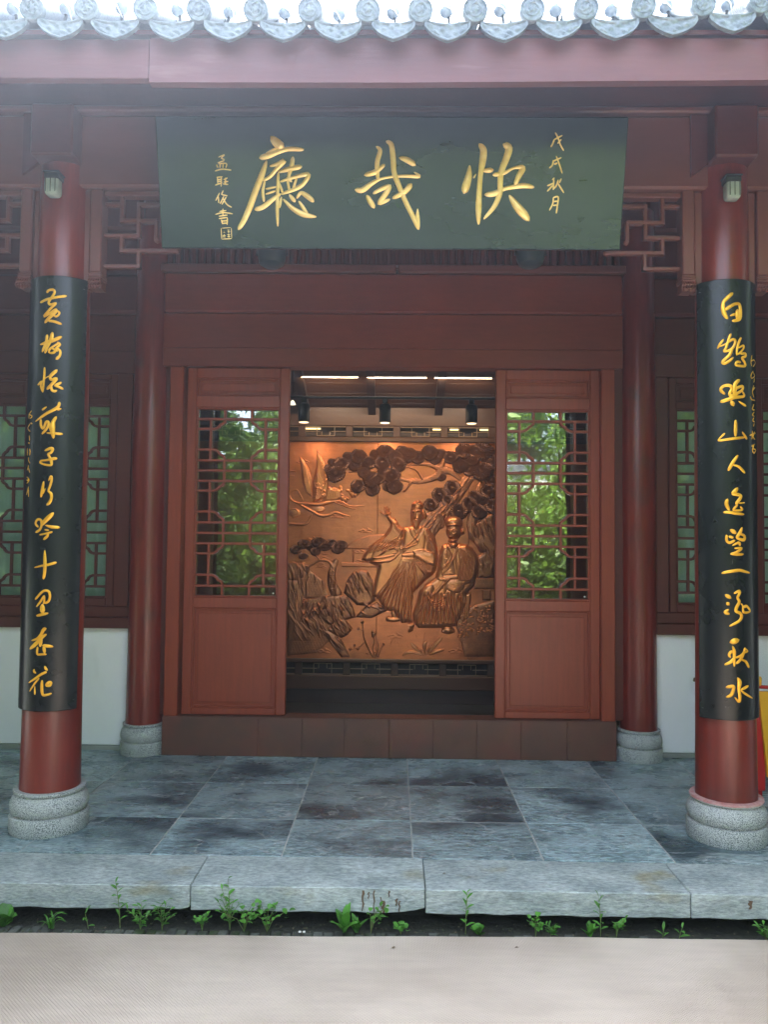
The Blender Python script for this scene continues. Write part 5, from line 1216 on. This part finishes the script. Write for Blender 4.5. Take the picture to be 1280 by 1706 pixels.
# feet and stool
b.ell(240,1505,62,40,7,conv=cv); b.stroke([(240,1480,30),(290,1470,24)], 6.5, conv=cv)
b.ell(650,1520,66,40,6.5,conv=cv); b.stroke([(600,1530,20),(700,1530,20)], 5, conv=cv)
b.poly([(740,1180),(880,1140),(890,1180),(850,1400),(800,1440),(760,1400)], 3.0, 5, conv=cv)
for i in range(5): b.stroke([(770+i*24, 1190, 4), (776+i*18, 1390, 6)], 1.2, 'add', conv=cv)
fold_fill(b, cv, [(600, 720, 590, 900), (800, 700, 860, 980), (480, 1120, 350, 1430), (600, 1150, 620, 1450), (740, 1100, 720, 1420)], 60)
b.build('seated_figure_relief', copper_fig, blur=0)

# ------------------------------------------------------------------ interior lights
tr = MB().box(-1.9, 1.9, 6.485, 6.515, 2.668, 2.690, .003).build('lighting_track', dark_metal); tag(tr, 'thin black ceiling track carrying the spotlights inside the doorway', 'lighting track')
for i, (x, lab) in enumerate(((-.775, 'left track spotlight inside above the relief'), (-.095, 'middle track spotlight hanging inside above the standing figure'), (.630, 'right track spotlight inside near the right door edge'))):
    s_ = empty('track_spotlight', (x, 6.5, 2.668), lab, 'spotlight', 'spotlights on the ceiling track')
    MB().box(-.022, .022, -.016, .016, -.035, 0, .003).build('mount', dark_metal, s_)
    mb = MB().lathe([(.030, -.20), (.048, -.195), (.050, -.06), (.040, -.045), (.012, -.035)], 28); mb.build('shade', dark_metal, s_, True)
    MB().lathe([(.040, -.199), (.038, -.2015)], 24).build('lens', emit('spot_lens', (1, .7, .4), .25) if i == 0 else bpy.data.materials['spot_lens'], s_)
    L = bpy.data.lights.new('spot_beam', 'SPOT'); L.energy = (.5, .95, .75)[i]; L.color = (1, .66, .40); L.spot_size = R(105); L.spot_blend = .8; L.shadow_soft_size = .04
    lo = bpy.data.objects.new('spot_beam', L); col.objects.link(lo); lo.parent = s_; lo.location = (0, -.02, -.215)
    tgt = Vector((x*1.0-.02, 7.2, 1.75)); dv = tgt-Vector((x, 6.48, 2.453)); lo.rotation_euler = dv.to_track_quat('-Z', 'Y').to_euler()
for (a, b_) in ((503, 597), (612, 711), (724, 820)):
    p, q = at(a, 627, 6.62), at(b_, 627, 6.62)
    o = MB().box(p[0], q[0], 6.61, 6.63, 2.873, 2.886, .001).build('light_strip', strip_w)
    La = bpy.data.lights.new('strip_glow', 'AREA'); La.shape = 'RECTANGLE'; La.size = q[0]-p[0]; La.size_y = .02; La.energy = .42; La.color = (1, .72, .48)
    lo = bpy.data.objects.new('strip_glow', La); col.objects.link(lo); lo.location = ((p[0]+q[0])/2, 6.60, 2.868); lo.rotation_euler = Vector((0, .75, -1)).to_track_quat('-Z', 'Y').to_euler()
    tag(o, {503: 'left white light strip between the inner rafters', 612: 'middle white light strip between the inner rafters', 724: 'right white light strip between the inner rafters'}[a], 'light strip', 'light strips inside')
for (a, b_, lab) in ((498, 534, 'left yellow light strip behind the fretwork over the relief'), (721, 736, 'short yellow light strip right of the middle of the fretwork'), (750, 764, 'short yellow light strip left in the last fretwork panel'), (800, 822, 'yellow light strip at the right end of the fretwork')):
    p, q = at(a, 716, 7.23), at(b_, 718, 7.23)
    o = MB().box(p[0], q[0], 7.23, 7.245, 2.520, 2.532, .001).build('light_strip', strip_y); tag(o, lab, 'light strip', 'light strips inside')
bl = empty('hanging_bulb', (-.86, 6.4, 2.60), 'small lit shade hanging at the left door edge', 'lamp')
MB().lathe([(.006, .035), (.012, .030), (.028, 0), (.026, -.002)], 20).build('lamp_shade', strip_dim, bl, True); MB().tube([(0, 0, .03), (0, 0, .40)], .002).build('cord', dark_metal, bl)

# ------------------------------------------------------------------ red and yellow stand at the right
bx = empty('fire_equipment_stand', (2.22, 4.72, 0), 'red and yellow stand half hidden behind the right front column', 'stand')
loc_part(MB().box(2.02, 2.165, 4.62, 4.86, .045, .56, .006), 'red_cabinet', bin_red, bx)
loc_part(MB().box(2.03, 2.155, 4.64, 4.84, 0, .045, .004), 'foot', bin_red, bx)
mb = MB().add([(2.167, 4.60, .13), (2.50, 4.60, .13), (2.44, 4.60, .62), (2.120, 4.60, .62), (2.167, 4.625, .13), (2.50, 4.625, .13), (2.44, 4.625, .62), (2.120, 4.625, .62)], [(0, 1, 2, 3), (4, 5, 6, 7), (0, 1, 5, 4), (2, 3, 7, 6), (0, 3, 7, 4), (1, 2, 6, 5)])
loc_part(mb, 'yellow_panel', bin_yellow, bx)
loc_part(MB().box(2.17, 2.46, 4.595, 4.63, .258, .264), 'panel_seam', dark_metal, bx)
loc_part(MB().tube([(1.795, 4.71, .665), (1.83, 4.70, .655), (2.20, 4.66, .635)], .011), 'handle_bar', bin_red, bx)
loc_part(MB().tube([(1.785, 4.712, .668), (1.80, 4.708, .664)], .012), 'handle_grip', brown_bit, bx)
mb = MB().box(2.10, 2.16, 4.64, 4.66, .645, .70, .008); loc_part(mb, 'yellow_knob', bin_yellow, bx)
loc_part(MB().tube([(2.12, 4.65, .55), (2.12, 4.65, .66)], .012), 'upright', bin_red, bx)

# ------------------------------------------------------------------ weeds in the drain
def leaf_mesh(kind, n=5):
    mb = MB()
    for i in range(n+1):
        t = i/n
        w_ = {'lance': .17*math.sin(math.pi*min(1, t*.96+.04))**.8, 'round': .42*math.sqrt(max(0, 1-(2*t-1)**2))**.9+.01, 'blade': .055*(1-t)**.6+.002}[kind]
        z = {'lance': .12*math.sin(t*2.4), 'round': .08*math.sin(t*2.8), 'blade': .75*math.sin(t*1.7)-.55*t*t}[kind]
        zz = w_*.35
        mb.v += [(t, -w_, z+zz), (t, 0, z), (t, w_, z+zz)]
    for i in range(n): a = i*3; mb.f += [(a, a+1, a+4, a+3), (a+1, a+2, a+5, a+4)]
    me = bpy.data.meshes.new('leaf'); me.from_pydata(mb.v, [], mb.f); me.materials.append(leaf_a); me.polygons.foreach_set('use_smooth', [True]*len(me.polygons)); return me
LF = {k: leaf_mesh(k) for k in ('lance', 'round', 'blade')}
def plant(px, hgt, kind, label, wide=1.0, seed=0, y=3.30):
    r = random.Random(seed+int(px)); p = at(px, 1545, y); z0 = -.158
    root = empty('weed', (p[0], y, z0), label, 'weed', 'weeds growing in the drain')
    def lf(k, pos, az, el, s, roll=0):
        o = link('leaf', LF[k], root, pos); o.rotation_euler = (Matrix.Rotation(az, 3, 'Z')@Matrix.Rotation(-el, 3, 'Y')@Matrix.Rotation(roll, 3, 'X')).to_euler(); o.scale = (s, s, s)
    m_ = .0027
    if kind == 'herb':
        h = hgt*m_; bend = r.uniform(-.1, .1)
        pts = [(bend*h*(i/5)**2, -.02*(i/5), h*i/5) for i in range(6)]
        MB().tube(pts, [.0022, .002, .0018, .0015, .0012, .0009], 6).build('stem', stem_m, root, True)
        nl = max(4, int(h/.016))
        for i in range(nl):
            t = .18+.82*i/(nl-1); az = i*2.4+r.uniform(-.3, .3); pos = (bend*h*t*t, -.02*t, h*t)
            lf('lance', pos, az, r.uniform(.0, .6) if t < .9 else r.uniform(.5, 1.1), r.uniform(.030, .046)*wide*(1.1-.25*t), r.uniform(-.3, .3))
    elif kind == 'grass':
        for i in range(12): lf('blade', (r.uniform(-.01, .01), r.uniform(-.01, .01), 0), r.uniform(0, 6.28), r.uniform(.25, .9), r.uniform(.6, 1)*hgt*m_*1.1, r.uniform(-.3, .3))
    elif kind == 'bush':
        for s_ in range(7):
            az = r.uniform(0, 6.28); ln = hgt*m_*r.uniform(.6, 1.05); lean = r.uniform(.2, .8)*wide
            pts = [(math.cos(az)*ln*lean*t*t, math.sin(az)*ln*lean*t*t*.5-.01*t, ln*t) for t in (0, .33, .66, 1)]
            MB().tube(pts, [.0018, .0016, .0012, .0008], 5).build('stem', stem_m, root, True)
            for i in range(6):
                t = .25+.75*i/5; pos = (math.cos(az)*ln*lean*t*t, math.sin(az)*ln*lean*t*t*.5-.01*t, ln*t)
                lf('lance', pos, az+(-1)**i*1.1+r.uniform(-.3, .3), r.uniform(-.1, .6), r.uniform(.022, .036), r.uniform(-.4, .4))
    elif kind == 'round':
        for s_ in range(int(4*wide)+2):
            az = r.uniform(0, 6.28); ln = hgt*m_*r.uniform(.55, 1); lean = r.uniform(.15, .9)*wide
            e = (math.cos(az)*ln*lean, math.sin(az)*ln*lean*.5-.01, ln)
            MB().tube([(0, 0, 0), (e[0]*.3, e[1]*.3, ln*.6), e], [.0015, .0013, .0009], 5).build('stem', stem_m, root, True)
            for q in range(3): lf('round', (e[0]+r.uniform(-.01, .01), e[1]+r.uniform(-.008, .008), e[2]-q*ln*.18), az+q*2.1+r.uniform(-.4, .4), r.uniform(0, .8), r.uniform(.018, .028), r.uniform(-.4, .4))
    else:
        for i in range(9): lf('round' if kind == 'rosette' else 'lance', (r.uniform(-.006, .006), r.uniform(-.006, .006), .004), i*.7+r.uniform(-.2, .2), r.uniform(.5, 1.25), r.uniform(.7, 1)*hgt*m_*.95, r.uniform(-.3, .3))
mb = MB(); lr = random.Random(11)
for k in range(420):
    x = lr.uniform(-1.9, 1.9); y = 3.26+lr.random()**1.5*.14; a = lr.uniform(0, 6.28); q = lr.uniform(.003, .009); z = -.160+lr.uniform(0, .006)
    mb.add([(x+q*math.cos(a), y+q*math.sin(a), z), (x+q*.5*math.cos(a+2), y+q*.5*math.sin(a+2), z+q*.4), (x-q*math.cos(a), y-q*math.sin(a), z), (x+q*.5*math.cos(a-2), y+q*.5*math.sin(a-2), z+q*.6)], [(0, 1, 2, 3)])
tag(mb.build('leaf_litter', mat('leaf_litter', (.10, .075, .045), (.045, .06, .02), scale=90, rough=.9, contrast=(.45, .55))), 'dead leaf bits and grit scattered along the drain bricks', kind='stuff')
WEEDS = [(6, 38, 'rosette', 'broad-leaved weed at the left edge of the drain', 1.6), (86, 34, 'grass', 'arching grass tuft in the drain, left part'), (147, 26, 'herb', 'small spiky weed between grass tuft and tall herb'),
 (200, 72, 'herb', 'tall slender weed reaching up the left curb stone'), (234, 44, 'bush', 'bushy narrow-leaved weed right of the tall slender one', 1.2), (270, 42, 'bush', 'drooping narrow-leaved weed left of the curb joint', 1.1),
 (337, 26, 'round', 'small clover-like weed below the left curb joint'), (383, 68, 'bush', 'tall leafy weed climbing the second curb stone', .8), (407, 46, 'round', 'dense round-leaved weed beside the tall leafy one', 1.6), (445, 40, 'round', 'trailing round-leaved weed leaning to the right', 1.7),
 (574, 46, 'tuft', 'rosette of upright leaves left of the rust streaks'), (594, 30, 'tuft', 'second leafy rosette under the middle of the curb'), (618, 44, 'round', 'curled-leaf weed just left of the rust streaks'), (668, 16, 'round', 'tiny seedling on a brick left of the middle joint'),
 (776, 66, 'herb', 'tall weed right of the middle curb joint'), (797, 20, 'rosette', 'low weed with one round leaf beside the tall right weed'), (893, 36, 'round', 'two-leaved weed under the long right curb stone'), (918, 20, 'bush', 'tiny sprig right of the two-leaved weed'),
 (982, 28, 'tuft', 'low pale weed left of the tall yellow-green one'), (1001, 60, 'herb', 'tall yellow-green weed under the right curb stone'), (1027, 30, 'round', 'oval-leaved weed right of the yellow-green one'), (1104, 16, 'herb', 'tiny dark seedling far right in the drain'), (1132, 20, 'herb', 'thin seedling under the last curb joint'), (1276, 26, 'bush', 'leafy weed at the right edge of the drain')]
for i, wd in enumerate(WEEDS): plant(wd[0], wd[1], wd[2], wd[3], wd[4] if len(wd) > 4 else 1.0, i, 3.300 if wd[1] < 50 else 3.312)
for px, lab in ((499, 'left white petal lying on the bricks'), (506, 'right white petal lying on the bricks')):
    p = at(px, 1540, 3.27); o = MB().lathe([(.002, 0), (.007, .001), (.005, .004), (.001, .005)], 8).build('petal', white_bit, None, True, (p[0], 3.29, -.152)); tag(o, lab, 'petal', 'fallen petals')
for px, py, lab in ((740, 1455, 'small dry leaf crumb on the right curb stone'), (656, 1578, 'small brown crumb on the beige mat, middle'), (861, 1578, 'small brown crumb on the beige mat, right')):
    d = ray(px, py); z = .002 if py < 1500 else -.139; t = (z-CH)/d[2]; q = np.array([0, 0, CH])+d*t
    o = MB().add([(-.008, -.003, 0), (.002, -.005, .003), (.009, 0, .001), (.001, .004, .004), (-.005, .003, 0)], [(0, 1, 3), (1, 2, 3), (0, 3, 4)]).build('leaf_crumb', brown_bit, None, False, tuple(q)); tag(o, lab, 'crumb', 'crumbs')

# ================================================================== GARDEN BEHIND THE CAMERA (seen in the glass), SIDE PLANTING ADDED TO BLOCK LIGHT
def leaf_cloud(name, clumps, nper, size, seed, mt=None):
    r = np.random.RandomState(seed); C = []
    for (x, y, z, rx, rz) in clumps:
        d = r.normal(size=(nper, 3)); d /= np.linalg.norm(d, axis=1)[:, None]; rad = r.uniform(.45, 1, nper)[:, None]**.4
        C.append(np.array([x, y, z])+d*rad*np.array([rx, rx, rz]))
    C = np.concatenate(C); n = len(C); a = r.normal(size=(n, 3)); a /= np.linalg.norm(a, axis=1)[:, None]; b = r.normal(size=(n, 3)); b -= (b*a).sum(1)[:, None]*a; b /= np.linalg.norm(b, axis=1)[:, None]
    s = size*r.uniform(.6, 1.3, n)[:, None]; V = np.stack([C-a*s, C+b*s*.45, C+a*s, C-b*s*.45], 1).reshape(-1, 3)
    me = bpy.data.meshes.new(name); me.vertices.add(len(V)); me.vertices.foreach_set('co', V.astype(np.float32).ravel())
    me.loops.add(n*4); me.loops.foreach_set('vertex_index', np.arange(n*4, dtype=np.int32)); me.polygons.add(n); me.polygons.foreach_set('loop_start', np.arange(0, n*4, 4, dtype=np.int32)); me.update(calc_edges=True)
    me.materials.append(mt or tree_leaf); return me
def crown(seed, h0, h1, R0, k):
    r = random.Random(seed); return [(r.gauss(0, R0*.55), r.gauss(0, R0*.55), r.uniform(h0, h1), r.uniform(.5, 1.0), r.uniform(.35, .7)) for _ in range(k)]
crown_me = leaf_cloud('crown', crown(1, 1.9, 6.2, 2.9, 60), 620, .085, 1, mat('bright_tree_foliage', (.09, .19, .016), (.20, .32, .035), scale=1.3, rough=.5, trans=.4, contrast=(.3, .7), objrand=.2))
shrub_me = leaf_cloud('foliage', crown(3, .3, 2.2, 1.0, 22), 520, .055, 2)
trk = MB(); trk.tube([(0, 0, 0), (.05, .03, 1.2), (-.05, .06, 2.6), (.1, 0, 4.2), (.15, .1, 6)], [.16, .13, .11, .07, .03], 10)
for k in range(7):
    a = k*2.4; z = 2.2+k*.5; trk.tube([(0, 0, z), (math.cos(a)*.9, math.sin(a)*.9, z+.7), (math.cos(a)*1.9, math.sin(a)*1.9, z+1.2)], [.06, .04, .015], 7)
trk_me = trk.mesh('trunk', bark, True)
st_me = MB().tube([(0, 0, 0), (.05, 0, .8), (0, .05, 1.7)], [.05, .035, .015], 7).tube([(0, 0, .2), (.4, .1, .9), (.6, .2, 1.6)], [.03, .02, .01], 6).tube([(0, 0, .3), (-.4, -.1, .9), (-.55, .1, 1.5)], [.03, .02, .01], 6).mesh('stems', bark, True)
TREES = [(-6.5, -10.2, .85, 'leftmost'), (-3.2, -11.2, .85, 'second'), (.4, -11.8, .9, 'third'), (3.8, -11.2, .85, 'fourth'), (7.0, -10.2, .85, 'rightmost'),
         (-5.6, .9, 1.05, 'added light-blocking near western'), (-7.6, -3.6, .9, 'added light-blocking far western'), (5.9, .9, 1.05, 'added light-blocking near eastern'), (7.6, -3.0, 1.1, 'added light-blocking far eastern')]  # these four stand at the sides, added to block side light
for i, (x, y, s, nm) in enumerate(TREES):
    t = empty('garden_tree', (x, y, -.2), nm+' leafy tree of the courtyard, mirrored in the door glass', 'tree', 'trees around the courtyard'); t.rotation_euler = (0, 0, i*1.3); t.scale = (s, s, s)
    link('trunk', trk_me, t); link('crown', crown_me, t)
for i, (x, y, s) in enumerate([(-5.6, -6.2, 1.4), (-3.9, -6.6, 1.6), (-2.2, -6.1, 1.45), (-.7, -6.7, 1.6), (.9, -6.2, 1.3), (2.3, -6.8, 1.35), (3.7, -6.1, 1.0), (5.2, -6.6, 1.5), (6.8, -6.2, 1.4), (-4.9, 2.2, 1.35), (-5.0, .4, 1.5), (-5.2, -1.6, 1.5), (4.9, 2.2, 1.35), (5.0, .3, 1.5), (5.3, -1.7, 1.5)]):  # last six shrubs are added at the sides to block light
    t = empty('shrub', (x, y, -.2), 'bushy green shrub, %s of the courtyard planting' % ('first second third fourth fifth sixth seventh eighth ninth'.split()+['nearest left added light blocker', 'middle left added light blocker', 'rear left added light blocker', 'nearest right added light blocker', 'middle right added light blocker', 'rear right added light blocker'])[i], 'shrub', 'shrubs along the garden wall'); t.rotation_euler = (0, 0, i*1.9); t.scale = (s, s, s)
    link('stems', st_me, t); link('foliage', shrub_me, t)
gw = empty('garden_wall', (0, -8, -.2), 'white garden wall with tiled coping across the courtyard', 'wall')
loc_part(MB().box(-12, 12, -8.15, -7.9, -.2, 3.25), 'wall_body', wall_g, gw)
cm = MB().tube([(0, -.25, 0), (0, .0, .16)], .07, 8).tube([(0, .25, 0), (0, .0, .16)], .07, 8).mesh('coping_tile', tile_m, True)
for k in range(-40, 41): link('coping_tile', cm, gw, (k*.21, -.02, 3.50))
loc_part(MB().box(-12, 12, -8.3, -7.75, 3.25, 3.42), 'coping', tile_dk, gw)
